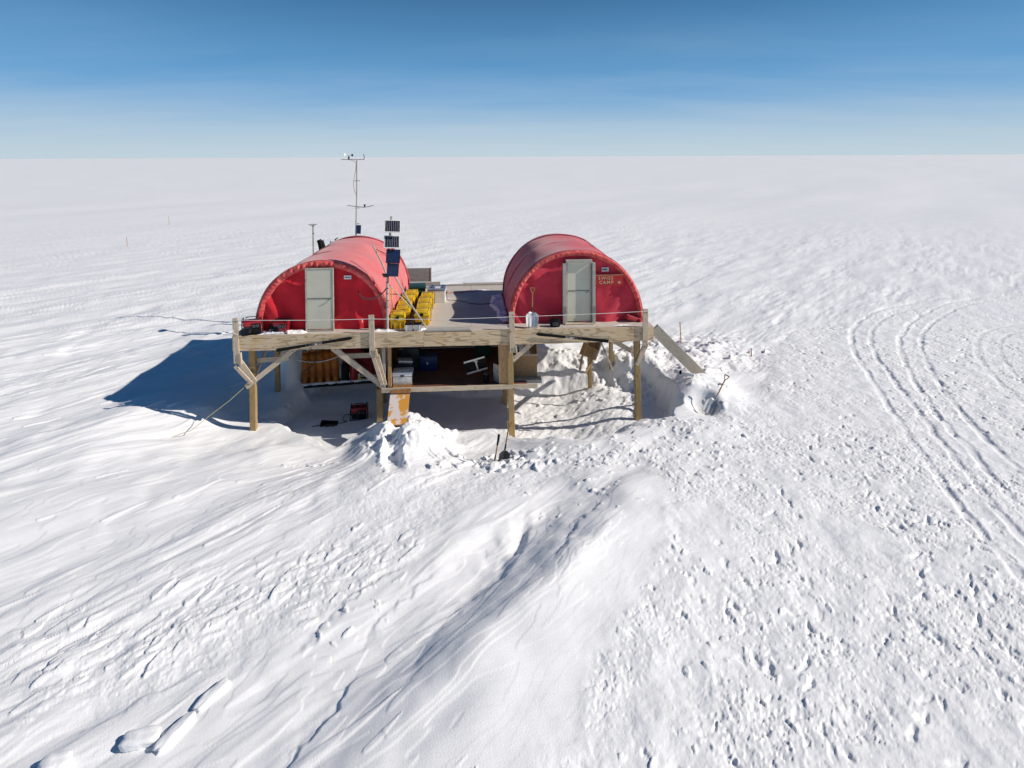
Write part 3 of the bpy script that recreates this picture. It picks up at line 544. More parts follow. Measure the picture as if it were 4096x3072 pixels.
# ------------------------------------------------------------------ ramp and plank
T = thing('ramp_board', 4.25, 0.0, 0.55, 'worn ochre and white board ramp sloping from the storage bay to the snow heap', 'ramp')
beam('ramp_face', (0.0, -0.13, -0.15), (0.0, -0.76, -0.66), 0.50, 0.035, RUSTY, T, side=Vector((0, 0.5, 1)))
beam('ramp_landing', (0.04, 0.34, 0.0), (0.01, -0.12, -0.125), 0.50, 0.022, wood('dark_landing_board', (0.26, 0.13, 0.05), (0.13, 0.06, 0.03)), T, side=Vector((0, 0.25, 1)))
PLK = Vector((11.02, 0.05, 1.93)); PLE = Vector((12.98, 1.0, -0.02))
T = thing('long_plank', PLK.x, PLK.y, PLK.z, 'long grey plank leaning from the right deck corner down to the snow', 'plank')
d_ = PLE-PLK; ob = beam('plank', (0, 0, 0), d_*1.06, 0.30, 0.045, wood('old_plank', (0.38, 0.34, 0.28), (0.20, 0.17, 0.13), stain=(0.26, 0.21, 0.15)), T, side=Vector((-0.35, 1, 0.45)))
for k in (0.22, 0.5, 0.74): pass
# ------------------------------------------------------------------ rope rail
rb = MB(); pts = []
ropes = [((0.12, 2.43), (3.52, 2.385), 0.018), ((3.52, 2.385), (7.18, 2.36), 0.03), ((7.18, 2.36), (10.77, 2.43), 0.012)]
for (ua, za), (ub, zb), sag in ropes: rb.tube(catenary((ua, -0.072, pz(za)), (ub, -0.072, pz(zb)), sag, 14), 0.0065, 6)
for u, z in ((0.09, 2.43), (3.52, 2.385), (7.18, 2.36), (10.77, 2.43)):
    rb.tube([(u-.075, -0.075, pz(z)), (u+.075, -0.075, pz(z)), (u+.075, -0.018, pz(z)), (u-.075, -0.018, pz(z))], 0.0065, 6, closed=True)
rb.tube([(3.30, -0.072, pz(2.38)), (3.29, -0.076, pz(2.34)), (3.30, -0.07, pz(2.30))], 0.009, 6)
rb.tube(smooth_path([(0.02, -0.075, pz(2.20)), (0.06, -0.08, pz(2.10)), (0.16, -0.08, pz(2.06))]), 0.006, 6)
T = thing('guard_rope', 0, 0, DZ, 'thin white cord strung between the four guard posts along the front edge', 'rope'); rb.obj('cord', ROPE, T, smooth=True)
# ------------------------------------------------------------------ tents
def tent(uc, v0, L, Rw, Rh, label, roofm, seed, hoodw=0.19):
    T = thing('arched_tent', uc, v0, DZ, label, 'tent')
    e = 0.94
    def arch(t_, rw=Rw, rh=Rh):
        c_, s_ = math.cos(t_), math.sin(t_); return (-rw*math.copysign(abs(c_)**e, c_), rh*abs(s_)**e)
    rs = random.Random(seed); ph = [rs.uniform(0, 6) for _ in range(8)]
    nr = 3 if L > 4 else 2
    def roof(a, b_):
        t_ = math.pi*a; x, z = arch(t_); v = 0.05 + (L-0.05)*b_
        k = (b_*nr) % 1.0 if b_ < 1 else 1.0
        sag = 0.045*math.sin(math.pi*k)*(0.6+0.4*math.sin(t_))
        wr = 0.020*math.sin(7*b_*L/2+ph[0]+3*t_)*math.sin(t_*5+ph[1])+0.014*math.sin(2.1*b_*L+ph[4]+5*math.sin(2*t_))*math.cos(t_*3+ph[5])+0.010*math.sin(31*t_+ph[2]+4*b_)*(1-math.sin(t_))**2
        q = 1-(sag+wr)/Rh; return Vector((x*q, v, z*q))
    MB().grid(roof, 72, 48).obj('roof_canopy', roofm, T, smooth=True, solid=0.01)
    # ribs telegraphing through the cloth
    for k in range(1, nr):
        b_ = k/nr; rbm = MB(); rbm.tube([Vector((arch(math.pi*i/40)[0]*1.002, 0.05+(L-0.05)*b_, arch(math.pi*i/40)[1]*1.002)) for i in range(41)], 0.016, 6); rbm.obj('rib_seam', roofm, T, smooth=True)
    # trim bands at both ends
    def band(v_a, v_b, q0):
        def fn(a, b_):
            x, z = arch(math.pi*a); q = q0+0.004*math.sin(23*a+ph[4]); return Vector((x*q, v_a+(v_b-v_a)*b_, z*q))
        return fn
    MB().grid(band(0.0, 0.17, 1.008), 64, 3).obj('trim_band', TRIM if seed == 2 else roofm, T, smooth=True, solid=0.008)
    MB().grid(band(L-0.22, L+0.02, 1.008), 64, 3).obj('trim_band', TRIM, T, smooth=True, solid=0.008)
    # gathered hem wrapped over the front arch
    def hood(a, b_):
        t_ = math.pi*a; c_ = b_
        rp_ = math.sin((170 if seed == 1 else 260)*a+5.0*math.sin(9*a+ph[3])+2.5*c_+ph[5])*(0.45+0.25*math.sin(17*a+ph[0]))+math.sin(301*a+ph[6]-2*c_)*0.3+math.sin(47*a+ph[7]*2)*0.25
        dr = hoodw*c_+0.015*rp_*math.sin(math.pi*min(1, c_*1.1))
        bul = -0.075*math.sin(math.pi*min(c_, 1)**0.8)-(0.032 if seed == 1 else 0.018)*rp_*(0.6+0.5*math.sin(7*a+ph[2]))*math.sin(math.pi*c_)**0.7
        x, z = arch(t_, Rw*1.01-dr, Rh*1.01-dr); return Vector((x, 0.02+bul, z))
    MB().grid(hood, 420, 8).obj('gathered_hem', HOOD, T, smooth=True)
    # front wall: slack cloth with folds running to the lower corners
    def front(a, b_):
        t_ = math.pi*a; x, z = arch(t_, Rw-0.10, Rh-0.10); x *= 1.0; z1 = z*b_
        f = 0.030*math.sin(6*x+ph[0])*(1-abs(z1)/Rh) + 0.040*math.sin(5.5*(abs(x)*1.2-z1)+ph[1]) * (abs(x)/Rw) + 0.022*math.sin(15*(abs(x)-z1*0.7)+ph[2])*(abs(x)/Rw)**2 + 0.010*math.sin(9*x+4*z1+ph[5])
        return Vector((x, 0.055+f, z1))
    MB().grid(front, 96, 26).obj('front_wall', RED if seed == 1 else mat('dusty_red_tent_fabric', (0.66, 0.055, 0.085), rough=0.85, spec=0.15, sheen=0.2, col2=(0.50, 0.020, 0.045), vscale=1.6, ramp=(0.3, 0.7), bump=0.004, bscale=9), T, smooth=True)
    def back(a, b_):
        x, z = arch(math.pi*a, Rw*0.995, Rh*0.995); return Vector((x, L-0.02, z*b_))
    MB().grid(back, 60, 4).obj('rear_wall', RED, T, smooth=True)
    # skirt lying on the deck
    def skirt(sgn):
        def fn(a, b_):
            v = -0.02+(L+0.04)*a; o_ = 0.16*b_*(0.75+0.25*math.sin(7*a+ph[3]))
            return Vector((sgn*(Rw-0.01+o_), v, 0.004+0.02*(1-b_)+0.012*abs(math.sin(19*a+ph[1]+2*b_))))
        return fn
    for sg in (-1, 1): MB().grid(skirt(sg), 50, 4).obj('ground_skirt', TRIM, T, smooth=True, solid=0.006)
    return T, arch
def door(T, u0, u1, z1, y, framed, hx):
    """u0,u1 relative to the tent; panel, frame, mid rail, handle"""
    w_ = u1-u0; uc = (u0+u1)/2; fw = 0.035
    f = MB()
    for uu in (u0+fw/2, u1-fw/2): f.box((uu, y, z1/2+0.01), (fw, 0.06, z1), bevel=0.004)
    f.box((uc, y, z1+0.01-fw/2+0.0), (w_-2*fw-0.002, 0.058, fw), bevel=0.004); f.box((uc, y, 0.025), (w_-2*fw-0.002, 0.056, 0.03))
    D = MB().box((uc, y-0.004, z1/2+0.015), (w_-2*fw-0.012, 0.03, z1-0.09), bevel=0.004).obj('door_panel', CREAM, T)
    f.obj('door_frame', DFRAME, T)
    for q in (0.18, 0.5, 0.82): MB().box((u0+0.032, y-0.034, z1*q), (0.022, 0.012, 0.10), bevel=0.003).obj('hinge', STEEL, T)
    MB().box((uc, y-0.024, z1*0.525), (w_-0.11, 0.012, 0.014)).obj('door_seam_strip', DGREY, T)
    h = MB(); hz = z1*0.50; h.cyl((hx, y-0.018, hz), (hx, y-0.06, hz), 0.018, n=12); h.tube([(hx, y-0.055, hz), (hx-0.07, y-0.062, hz-0.015)], 0.010, 8); h.obj('door_handle', STEEL, T, smooth=True)
    return D
# left tent
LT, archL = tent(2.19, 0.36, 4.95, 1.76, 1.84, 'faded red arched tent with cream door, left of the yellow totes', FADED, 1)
door(LT, 1.77-2.19, 2.50-2.19, 1.66, -0.095, False, 2.40-2.19)
lb = MB().box((2.85-2.19, -0.03, 1.40), (0.19, 0.004, 0.10), bevel=0.001).obj('maker_label', WHITE, LT)
lk = MB()
for i, (dx, wd_) in enumerate(((-.065, .018), (-.04, .014), (-.018, .02), (.008, .012), (.03, .016), (.055, .02))): lk.box((2.85-2.19+dx, -0.0335, 1.398), (wd_, 0.002, 0.030))
lk.obj('label_print', DGREY, lb)
# roof cable
cb_ = MB(); pth = []
for i in range(15):
    t_ = math.pi*(0.62+0.30*i/14); x, z = archL(t_); pth.append((x*1.015, 0.30+0.9*math.sin(i/14*3.0)*0.25, z*1.015))
# right tent
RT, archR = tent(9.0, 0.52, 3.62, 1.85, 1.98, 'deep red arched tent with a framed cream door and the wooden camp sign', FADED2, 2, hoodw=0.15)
dx0, dx1 = 8.60-9.0, 9.50-9.0
door(RT, dx0+0.10, dx1-0.10, 1.72, -0.06, True, dx1-0.20)
f = MB()
f.box((dx0+0.045, -0.10, 0.84), (0.085, 0.14, 1.66), bevel=0.004); f.box((dx1-0.045, -0.10, 0.84), (0.085, 0.14, 1.66), bevel=0.004); f.box(((dx0+dx1)/2, -0.10, 1.725), (0.72, 0.138, 0.065), bevel=0.004)
f.obj('timber_surround', W_GREY, RT)
for q in (dx0+0.045, dx1-0.045): MB().box((q, -0.175, 0.40), (0.10, 0.008, 0.16)).obj('tape_patch', mat('grey_tape', (0.22, 0.21, 0.20), rough=0.6), RT)
MB().box(((dx0+dx1)/2, -0.16, 0.02), (0.80, 0.12, 0.03), bevel=0.004).obj('door_step', W_BOARD, RT)
lb = MB().box((9.80-9.0, 0.00, 1.46), (0.19, 0.004, 0.11), bevel=0.001).obj('maker_label', WHITE, RT)
lk = MB(); lk.box((0.79, -0.0035, 1.46), (0.15, 0.002, 0.07)); lk.obj('label_print', BLUEGREY, lb)
lk = MB(); lk.box((0.785, -0.0055, 1.455), (0.06, 0.002, 0.022)); lk.obj('label_mark', DGREY, lb)
rs_ = MB(); rs_.tube([(0.80, -0.0, 0.05), (0.80, -0.0, 1.60)], 0.005, 5); rs_.obj('wall_seam', TRIM, RT)
gp = MB(); gp.box((1.55, -0.02, 0.10), (0.34, 0.16, 0.12), rot=(0.1, 0.3, 0.2), bevel=0.03); gp.box((1.80, -0.03, 0.07), (0.20, 0.14, 0.09), rot=(0.3, -0.2, 0.5), bevel=0.03); gp.obj('bunched_skirt', TRIM, RT, smooth=True)
gs_ = MB().tube([(1.62, -0.03, 0.30), (1.77, -0.03, 0.28), (1.77, -0.04, 0.12), (1.64, -0.04, 0.14)], 0.010, 5, closed=True).obj('tie_strap', BLACK, RT)
# sign
SG = thing('camp_sign', 9.50, 0.40, 3.18, 'dark red wooden sign reading SWISS CAMP beside the right tent door', 'sign')
MB().box((0.39, 0.0, 0.0), (0.76, 0.025, 0.285), bevel=0.003).obj('sign_board', SIGNRED, SG)
MB().box((0.39, -0.002, 0.147), (0.76, 0.027, 0.006)).obj('sign_edge', LETTER, SG)
def text(body, size, loc, m, parent, name):
    cu = bpy.data.curves.new(name, 'FONT'); cu.body = body; cu.size = size; cu.extrude = 0.0025; cu.offset = 0.0012; cu.space_character = 1.3; cu.align_x = 'CENTER'; cu.align_y = 'CENTER'
    o = bpy.data.objects.new(name, cu); COL.objects.link(o); dg = bpy.context.evaluated_depsgraph_get(); me = bpy.data.meshes.new_from_object(o.evaluated_get(dg)); bpy.data.objects.remove(o)
    me.materials.clear(); me.materials.append(m); q = link(bpy.data.objects.new(name, me), parent); q.location = loc; q.rotation_euler = (math.pi/2, 0, 0); return q
text('SWISS', 0.125, (0.285, -0.0160, 0.062), LETTER, SG, 'sign_lettering'); text('CAMP', 0.125, (0.30, -0.0160, -0.056), LETTER, SG, 'sign_lettering')
em = MB()
for dx, dz in ((-.030, 0), (.030, 0), (0, .024), (0, -.024)): em.box((0.66+dx, -0.0150, -0.056+dz), (0.032, 0.005, 0.026), rot=(0, R_(45), 0))
em.box((0.66, -0.0150, -0.056), (0.020, 0.005, 0.020), rot=(0, R_(45), 0)); em.obj('sign_emblem', LETTER, SG)
# ------------------------------------------------------------------ yellow totes
def make_tote():
    T = thing('storage_tote', 0, 0, 0, 'x', 'storage box')
    b_ = MB().box((0, 0, 0.135), (0.38, 0.58, 0.27), bevel=0.018, taper=0.90)
    for s in (-1, 1):
        b_.box((0, s*0.285, 0.24), (0.40, 0.03, 0.06), bevel=0.01); b_.box((0.07*s, -0.277, 0.10), (0.028, 0.02, 0.18), bevel=0.005, taper=0.95); b_.box((0.07*s, 0.277, 0.10), (0.028, 0.02, 0.18), bevel=0.005)
        for y in (-.18, 0, .18): b_.box((s*0.183, y, 0.11), (0.018, 0.04, 0.20), bevel=0.005)
    b_.obj('body', YELLOW, T, smooth=True)
    l = MB().box((0, 0, 0.285), (0.42, 0.62, 0.035), bevel=0.010); l.box((0, 0, 0.335), (0.37, 0.56, 0.075), bevel=0.022); l.box((0, 0, 0.376), (0.25, 0.36, 0.016), bevel=0.006)
    for s in (-1, 1): l.box((s*0.165, 0, 0.372), (0.03, 0.50, 0.018), bevel=0.006)
    l.obj('lid', YLID, T, smooth=True)
    for s in (-1, 1): MB().box((0, s*0.312, 0.305), (0.09, 0.018, 0.075), bevel=0.005).obj('latch', BLACK, T)
    st = MB().tube([(-0.205, 0.1, 0.02), (-0.214, 0.1, 0.30), (-0.19, 0.1, 0.377), (0, 0.1, 0.388), (0.19, 0.1, 0.377), (0.214, 0.1, 0.30), (0.205, 0.1, 0.02)], 0.007, 6).obj('strap', BLACK, T)
    return T
tote = make_tote()
spots = [(4.14, 0.56, 0.04, 'yellow tote at the near end of the left row, tight against the pole foot'),
         (4.20, 1.20, 0.06, 'second yellow tote from the near end of the left row beside the left tent'),
         (4.18, 1.84, 0.02, 'middle yellow tote of the row along the left tent wall'),
         (4.21, 2.49, -0.03, 'fourth yellow tote from the near end of the row along the left tent wall'),
         (4.24, 3.14, 0.03, 'farthest yellow tote of the left row, just in front of the dark green box'),
         (4.78, 0.84, -0.03, 'yellow tote at the near end of the right row, behind the batteries'),
         (4.75, 1.47, 0.05, 'second yellow tote of the right row, counted from the front edge'),
         (4.74, 2.11, -0.02, 'third yellow tote of the right row, with the hanging black strap behind it'),
         (4.76, 2.75, 0.02, 'farthest yellow tote of the right row, touching the silver grey box')]
for i, (u, v, rz, lab) in enumerate(spots):
    o = tote if i == 0 else copy_tree(tote); o.location = W(u, v, DZ+0.004); o.rotation_euler = (0, 0, TH+rz); o['label'] = lab; o['group'] = 'yellow totes stacked in two rows on the deck'
T = thing('storage_crate', 4.35, 3.92, DZ, 'dark green box behind the left row of yellow totes', 'storage box', rz=0.1)
MB().box((0, 0, 0.17), (0.50, 0.66, 0.34), bevel=0.03, taper=0.93).obj('body', GREEN, T, smooth=True); MB().box((0, 0, 0.37), (0.54, 0.70, 0.06), bevel=0.02).obj('lid', GREEN, T, smooth=True)
MB().box((0, -0.35, 0.33), (0.10, 0.02, 0.08), bevel=0.004).obj('latch', BLACK, T)
T = thing('battery_case', 5.02, 3.45, DZ, 'grey battery case with white sides at the far end of the right tote row', 'battery case', rz=-0.03)
MB().box((0, 0, 0.19), (0.54, 0.72, 0.38), bevel=0.012).obj('body', WHITE, T); MB().box((0, 0, 0.40), (0.56, 0.74, 0.035), bevel=0.012).obj('lid', BLUEGREY, T)
f = MB()
for a, b_ in ((-.17, .22), (.17, .22), (-.17, -.05), (.17, -.05)): f.box((a, b_, 0.425), (0.07, 0.07, 0.02), bevel=0.006)
f.obj('terminal_cover', BLUE, T)
MB().box((0.02, -0.08, 0.424), (0.16, 0.26, 0.012)).obj('top_sheet', WHITE, T)
for s in (-1, 1): MB().tube([(s*0.28, -0.1, 0.30), (s*0.31, -0.08, 0.24), (s*0.31, 0.08, 0.24), (s*0.28, 0.1, 0.30)], 0.010, 6).obj('carry_handle', BLACK, T)
# batteries
for i, (u, lab) in enumerate(((4.47, 'left one of two grey batteries at the front edge below the totes'), (4.70, 'right one of two grey batteries at the front edge, by the strut foot'))):
    T = thing('battery', u, 0.13, DZ, lab, 'battery', group='grey batteries at the front edge of the deck')
    MB().box((0, 0, 0.085), (0.20, 0.16, 0.17), bevel=0.006).obj('case', STEEL, T); MB().box((0, 0, 0.185), (0.205, 0.165, 0.03), bevel=0.006).obj('lid', BLACK, T)
    MB().box((0.06*(1 if i else -1), -0.084, 0.09), (0.035, 0.008, 0.15)).obj('case_strap', WHITE, T)
    for s in (-1, 1): MB().cyl((s*0.055, 0.02, 0.20), (s*0.055, 0.02, 0.225), 0.014, n=10).obj('terminal', REDM if s > 0 else DGREY, T)
# ------------------------------------------------------------------ solar mast
SM = thing('solar_panel_mast', 3.90, 0.19, DZ, 'leaning pole carrying four small solar panels beside the left tent', 'solar mast')
pole = MB().tube([(0, 0, 0), (0.01, 0.02, 1.2), (0.05, 0.04, 2.1), (0.13, 0.05, 3.02)], [0.036, 0.034, 0.032, 0.03], 10).obj('pole', CREAMPOLE, SM, smooth=True)
for z in (0.62, 0.80, 0.98, 1.12, 1.28): MB().tube([(0.008+0.038*math.cos(a), 0.013+0.038*math.sin(a), z) for a in [k*math.pi/5 for k in range(10)]], 0.006, 5, closed=True).obj('tie_band', BLACK, SM)
f = MB(); f.box((-0.03, 0.0, 1.46), (0.13, 0.10, 0.09), bevel=0.02); f.cyl((-0.12, -0.02, 1.50), (0.05, -0.02, 1.44), 0.028); f.obj('clamp', DGREY, SM, smooth=True)
MB().tube([(0.17, 0.02, 1.50), (0.60, 0.03, 0.70), (1.03, 0.04, 0.02)], 0.022, 8).obj('stay_pole', CREAMPOLE, SM, smooth=True)
MB().tube([(-0.48, 0.75, 2.15), (-0.20, 0.42, 1.75), (0.0, 0.04, 1.42)], 0.022, 8).obj('stay_pole', DFRAME, SM, smooth=True)
MB().tube([(-0.40, 0.70, 2.06), (-0.05, 0.3, 1.98), (0.07, 0.06, 1.85)], 0.008, 6).obj('guy_line', DGREY, SM)
MB().tube([(0.05, 0.05, 1.20), (0.30, 0.40, 0.80), (0.52, 0.75, 0.42)], 0.014, 6).obj('guy_line', DFRAME, SM)
def panel(cu, cz, w_, h_, tilt, yaw, roll, cell, rim, strips, hasframe):
    P = MB(); M = Euler((R_(tilt), 0, R_(yaw))).to_matrix().to_4x4() @ Matrix.Rotation(R_(roll), 4, 'Y'); 
    o = MB().box((0, 0, 0), (w_-0.02, 0.020, h_-0.02), bevel=0.002).obj('solar_panel', cell, SM)
    o.location = (cu, -0.06, cz); o.rotation_euler = M.to_euler()
    fr = MB(); t_ = 0.020 if hasframe else 0.012
    for s in (-1, 1): fr.box((s*(w_-t_)/2, 0, 0), (t_, 0.034, h_), bevel=0.002); fr.box((0, 0, s*(h_-t_)/2), (w_-2*t_, 0.033, t_), bevel=0.002)
    fr.obj('panel_frame', rim, o)
    ln = MB()
    for k in range(strips): ln.box((-w_/2+t_+(w_-2*t_)*(k+0.5)/strips, -0.0112, 0), (0.004, 0.002, h_-2*t_-0.01))
    ln.obj('busbar', CLINE if hasframe else CELL, o)
    MB().box((0, 0.06, 0.02), (0.10, 0.10, 0.06), bevel=0.01).obj('panel_bracket', DGREY, o)
panel(0.165, 2.765, 0.42, 0.34, -24, 12, 4, CELL, WHITE, 8, True)
panel(0.145, 2.355, 0.41, 0.34, -22, 12, 3, CELL, WHITE, 8, True)
panel(0.175, 1.975, 0.36, 0.36, -12, 14, 5, CELLB, BLACK, 6, False)
panel(0.165, 1.615, 0.30, 0.34, -8, 16, 6, CELLB, BLACK, 3, False)
T = thing('snow_stake', 4.00, 0.30, DZ, 'yellow rod standing upright beside the solar mast foot', 'rod')
MB().tube([(0.03, 0, 0.02), (0.0, 0.02, 1.12)], 0.014, 8).obj('rod', YPOLE, T, smooth=True); MB().cyl((0.03, 0, 0.0), (0.028, 0, 0.22), 0.022, n=10).obj('rod_grip', BLACK, T)
T = thing('roof_hose', 3.8, 0.3, 3.0, 'black hose looping from the left tent roof to the solar mast', 'hose')
MB().tube(smooth_path([(-0.66, -0.02, 0.04), (-0.58, -0.16, -0.06), (-0.42, -0.20, -0.13), (-0.22, -0.18, -0.12), (-0.04, -0.12, -0.03), (0.10, -0.06, 0.14)]), 0.016, 8).obj('hose', CABLE, T, smooth=True)
T = thing('roof_hose', 4.0, 0.35, 2.9, 'dark hose hanging from the solar mast down toward the yellow totes', 'hose')
MB().tube(smooth_path([(-0.03, 0, 0.02), (0.14, 0.25, -0.04), (0.27, 0.5, -0.20), (0.40, 0.8, -0.48)]), 0.013, 8).obj('hose', CABLE, T, smooth=True)
# ------------------------------------------------------------------ generators
def generator(u, v, z, rz, label, sc_=1.0, front=False):
    T = thing('generator', u, v, z, label, 'generator', rz=rz)
    f = MB(); w_, d_, h_ = 0.50*sc_, 0.38*sc_, 0.40*sc_
    for s in (-1, 1):
        f.tube([(s*w_/2, -d_/2, 0.012), (s*w_/2, -d_/2, h_*0.82), (s*w_/2*0.85, -d_/2*0.8, h_), (s*w_/2*0.85, d_/2*0.8, h_), (s*w_/2, d_/2, h_*0.82), (s*w_/2, d_/2, 0.012)], 0.012, 6)
        f.tube([(-w_/2, s*d_/2, 0.02), (w_/2, s*d_/2, 0.02)], 0.012, 6)
    f.tube([(-w_/2*.85, -d_/2*.8, h_), (w_/2*.85, -d_/2*.8, h_)], 0.012, 6); f.obj('tube_frame', BLACK, T, smooth=True)
    MB().box((0, 0, h_*0.72), (w_*0.92, d_*0.9, h_*0.34), bevel=0.03).obj('fuel_tank', REDM, T, smooth=True)
    c_ = MB().cyl((-w_*.1, 0, h_*.89), (-w_*.1, 0, h_*.94), 0.04, n=14).obj('fuel_cap', BLACK, T, smooth=True)
    MB().box((-w_*0.17, 0, h_*0.32), (w_*0.50, d_*0.78, h_*0.46), bevel=0.02).obj('engine_block', DGREY, T, smooth=True)
    p = MB().box((w_*0.20, -d_*0.06, h_*0.36), (w_*0.44, d_*0.84, h_*0.58), bevel=0.02).obj('alternator_cover', REDM if front else BLACK, T, smooth=True)
    pn = MB().box((w_*0.16, -d_*0.50, h_*0.60), (w_*0.40, 0.02, h_*0.30), bevel=0.004).obj('control_panel', BLACK, T)
    o = MB()
    for s in (-1, 1): o.tube([(w_*0.16+s*0.045+0.03*math.cos(a), -d_*0.53, h_*0.60+0.03*math.sin(a)) for a in [k*math.pi/6 for k in range(12)]], 0.004, 5, closed=True)
    o.obj('socket_ring', STEEL, pn)
    MB().cyl((-w_*.28, -d_*.42, h_*.3), (-w_*.28, -d_*.48, h_*.3), 0.06, n=18).obj('recoil_starter', BLACK, T, smooth=True)
    MB().tube([(-w_*.3, 0, h_), (-w_*.3, 0, h_*1.10), (w_*.3, 0, h_*1.10), (w_*.3, 0, h_)], 0.012, 6).obj('carry_handle', BLACK, T, smooth=True)
    return T
generator(0.42, 0.20, DZ, 0.35, 'red generator with black carry frame standing beside the leftmost guard post')
generator(1.16, 0.22, DZ+0.01, -0.10, 'red generator with two round sockets at the left tent front wall', 0.82, True)
T = thing('power_pack', 0.92, 0.27, DZ, 'small black power pack with white label between the two deck generators', 'power pack', rz=0.2)
MB().box((0, 0, 0.085), (0.19, 0.17, 0.17), bevel=0.02).obj('case', BLACK, T, smooth=True); MB().box((-0.02, -0.088, 0.075), (0.11, 0.006, 0.06)).obj('label_plate', WHITE, T); MB().tube([(-.06, 0, .165), (-.05, 0, .21), (.05, 0, .21), (.06, 0, .165)], .009, 6).obj('grip', BLACK, T)
gz = GH(2.85, 1.35)
generator(2.90, 1.45, gz-0.01, 0.15, 'dark red generator standing on shaded snow underneath the platform', 0.95)
T = thing('extension_lead', 2.6, 1.3, gz, 'black cord looping on the snow beside the generator below the deck', 'cord')
MB().tube(smooth_path([(0.1, 0.1, 0.10), (-0.05, 0.0, 0.16), (-0.12, -0.05, 0.03), (0.0, -0.12, 0.01), (-0.3, -0.25, 0.01), (-0.6, -0.3, 0.015), (-0.9, -0.35, 0.01)]), 0.011, 6).obj('cord', CABLE, T, smooth=True)
z0 = GH(2.2, 1.0)
T = thing('half_buried_case', 2.15, 1.05, z0, 'dark lid poking out of shaded snow left of the lower generator', 'case')
MB().box((0, 0, 0.0), (0.46, 0.20, 0.12), rot=(0.25, 0.12, 0.1), bevel=0.02).obj('lid', BLACK, T, smooth=True); MB().box((0.05, -0.1, -0.02), (0.26, 0.08, 0.10), rot=(0.3, 0.1, 0.1), bevel=0.01).obj('case_body', DGREY, T)
# ------------------------------------------------------------------ skis
def ski(ua, za, ub, zb, label):
    a = Vector((ua, -0.055, za)); b_ = Vector((ub, -0.055, zb)); L_ = (b_-a).length; ang = math.atan2(zb-za, ub-ua)
    T = thing('ski', ua, -0.055, za, label, 'ski', group='black skis hung on the front fascia'); T.rotation_euler = Euler((0, 0, TH), 'XYZ'); T.matrix_world = Matrix.Translation(W(ua, -0.055, za)) @ Matrix.Rotation(TH, 4, 'Z') @ Matrix.Rotation(-ang, 4, 'Y')
    def fn(x):
        t_ = x/L_; w_ = 0.042-0.010*math.sin(math.pi*t_)
        if t_ > 0.93: w_ *= math.sqrt(max(0, 1-((t_-0.93)/0.07)**2))*0.92+0.08
        return w_
    n = 40; top = [(L_*i/n, fn(L_*i/n)) for i in range(n+1)]; poly = top + [(x, -w_) for x, w_ in top[::-1]]
    MB().prism(poly, 0.016, Matrix.Rotation(math.pi/2, 4, 'X')).obj('ski_blade', BLACK, T)
    MB().box((L_*0.46, -0.025, 0), (0.16, 0.025, 0.055), bevel=0.006).obj('binding_plate', DGREY, T)
    for q in (0.58, 0.39): MB().box((L_*q, -0.022, 0), (0.05, 0.02, 0.05), bevel=0.005).obj('binding_end', DGREY, T)
    cb2 = MB(); cb2.tube([(L_*0.48, -0.04, -.02), (L_*0.60, -0.035, -.015), (L_*0.60, -0.035, .015), (L_*0.48, -0.04, .02)], 0.005, 5); cb2.box((L_*.52, -.034, 0), (.05, .01, .03), bevel=.003); cb2.obj('binding_clip', ALU, T)
    return T
ski(1.11, 1.62, 3.04, 1.90, 'black ski slanting up to the right on the fascia below the left tent')
ski(9.76, 1.645, 7.82, 1.885, 'black ski sloping down to the right on the fascia below the right tent')
# ------------------------------------------------------------------ shovels
def shovel(pb, pg, face, blade_w, blade_l, bm_, sm, hm, label, dgrip=True, flip=False):
    T = bpy.data.objects.new('snow_shovel', None); COL.objects.link(T); b0_ = W(*pb); ax = W(*pg)-b0_; L_ = ax.length; ax.normalize(); fy = -(W(*face)-W(0, 0, 0)); fy = (fy-ax*fy.dot(ax)).normalized(); fx = fy.cross(ax); Mx = Matrix((fx, fy, ax)).transposed().to_4x4(); Mx.translation = b0_; T.matrix_world = Mx
    tag(T, label, 'shovel', 'snow shovels around the platform')
    def blade(a, b_):
        z = blade_l*b_; w_ = blade_w/2*(0.88+0.12*math.sin(min(b_*1.3, 1)*math.pi/2)) if b_ < 0.8 else blade_w/2*(1.0-(b_-0.8)*2.6)
        x = (a*2-1)*w_; y = 0.05*((a*2-1)**2)*-1 - 0.03*(1-b_) + 0.012*math.cos((a*2-1)*9)*(1-b_)
        return Vector((x, y, z))
    MB().grid(blade, 20, 14).obj('blade', bm_, T, smooth=True, solid=0.004)
    MB().cyl((0, 0.012, blade_l*0.72), (0, 0.02, blade_l+0.13), 0.020, 0.018, n=10).obj('socket', sm, T, smooth=True)
    MB().tube([(0, 0.018, blade_l+0.05), (0, 0.035, blade_l+0.4), (0, 0.05, L_-0.12)], 0.017, 10).obj('shaft', hm, T, smooth=True)
    if dgrip:
        g = MB(); g.tube([(0, 0.05, L_-0.14), (-0.03, 0.05, L_-0.10), (-0.058, 0.05, L_-0.01)], 0.011, 8); g.tube([(0, 0.05, L_-0.14), (0.03, 0.05, L_-0.10), (0.058, 0.05, L_-0.01)], 0.011, 8); g.tube([(-0.066, 0.05, L_-0.005), (0.066, 0.05, L_-0.005)], 0.015, 8); g.obj('d_grip', HANDLE if hm is HANDLE else BLACK, T, smooth=True)
    else:
        MB().tube([(0, 0.05, L_-0.16), (0, 0.052, L_-0.03), (0, 0.053, L_)], [0.021, 0.026, 0.018], 8).obj('grip', BLACK, T, smooth=True)
    return T
shovel((7.72, 0.13, DZ+0.012), (7.78, 0.36, DZ+1.02), (0, -1, 0), 0.34, 0.40, ALU, DGREY, HANDLE, 'aluminium scoop shovel with wooden handle propped before the right tent')
gz = GH(12.05, -0.80)
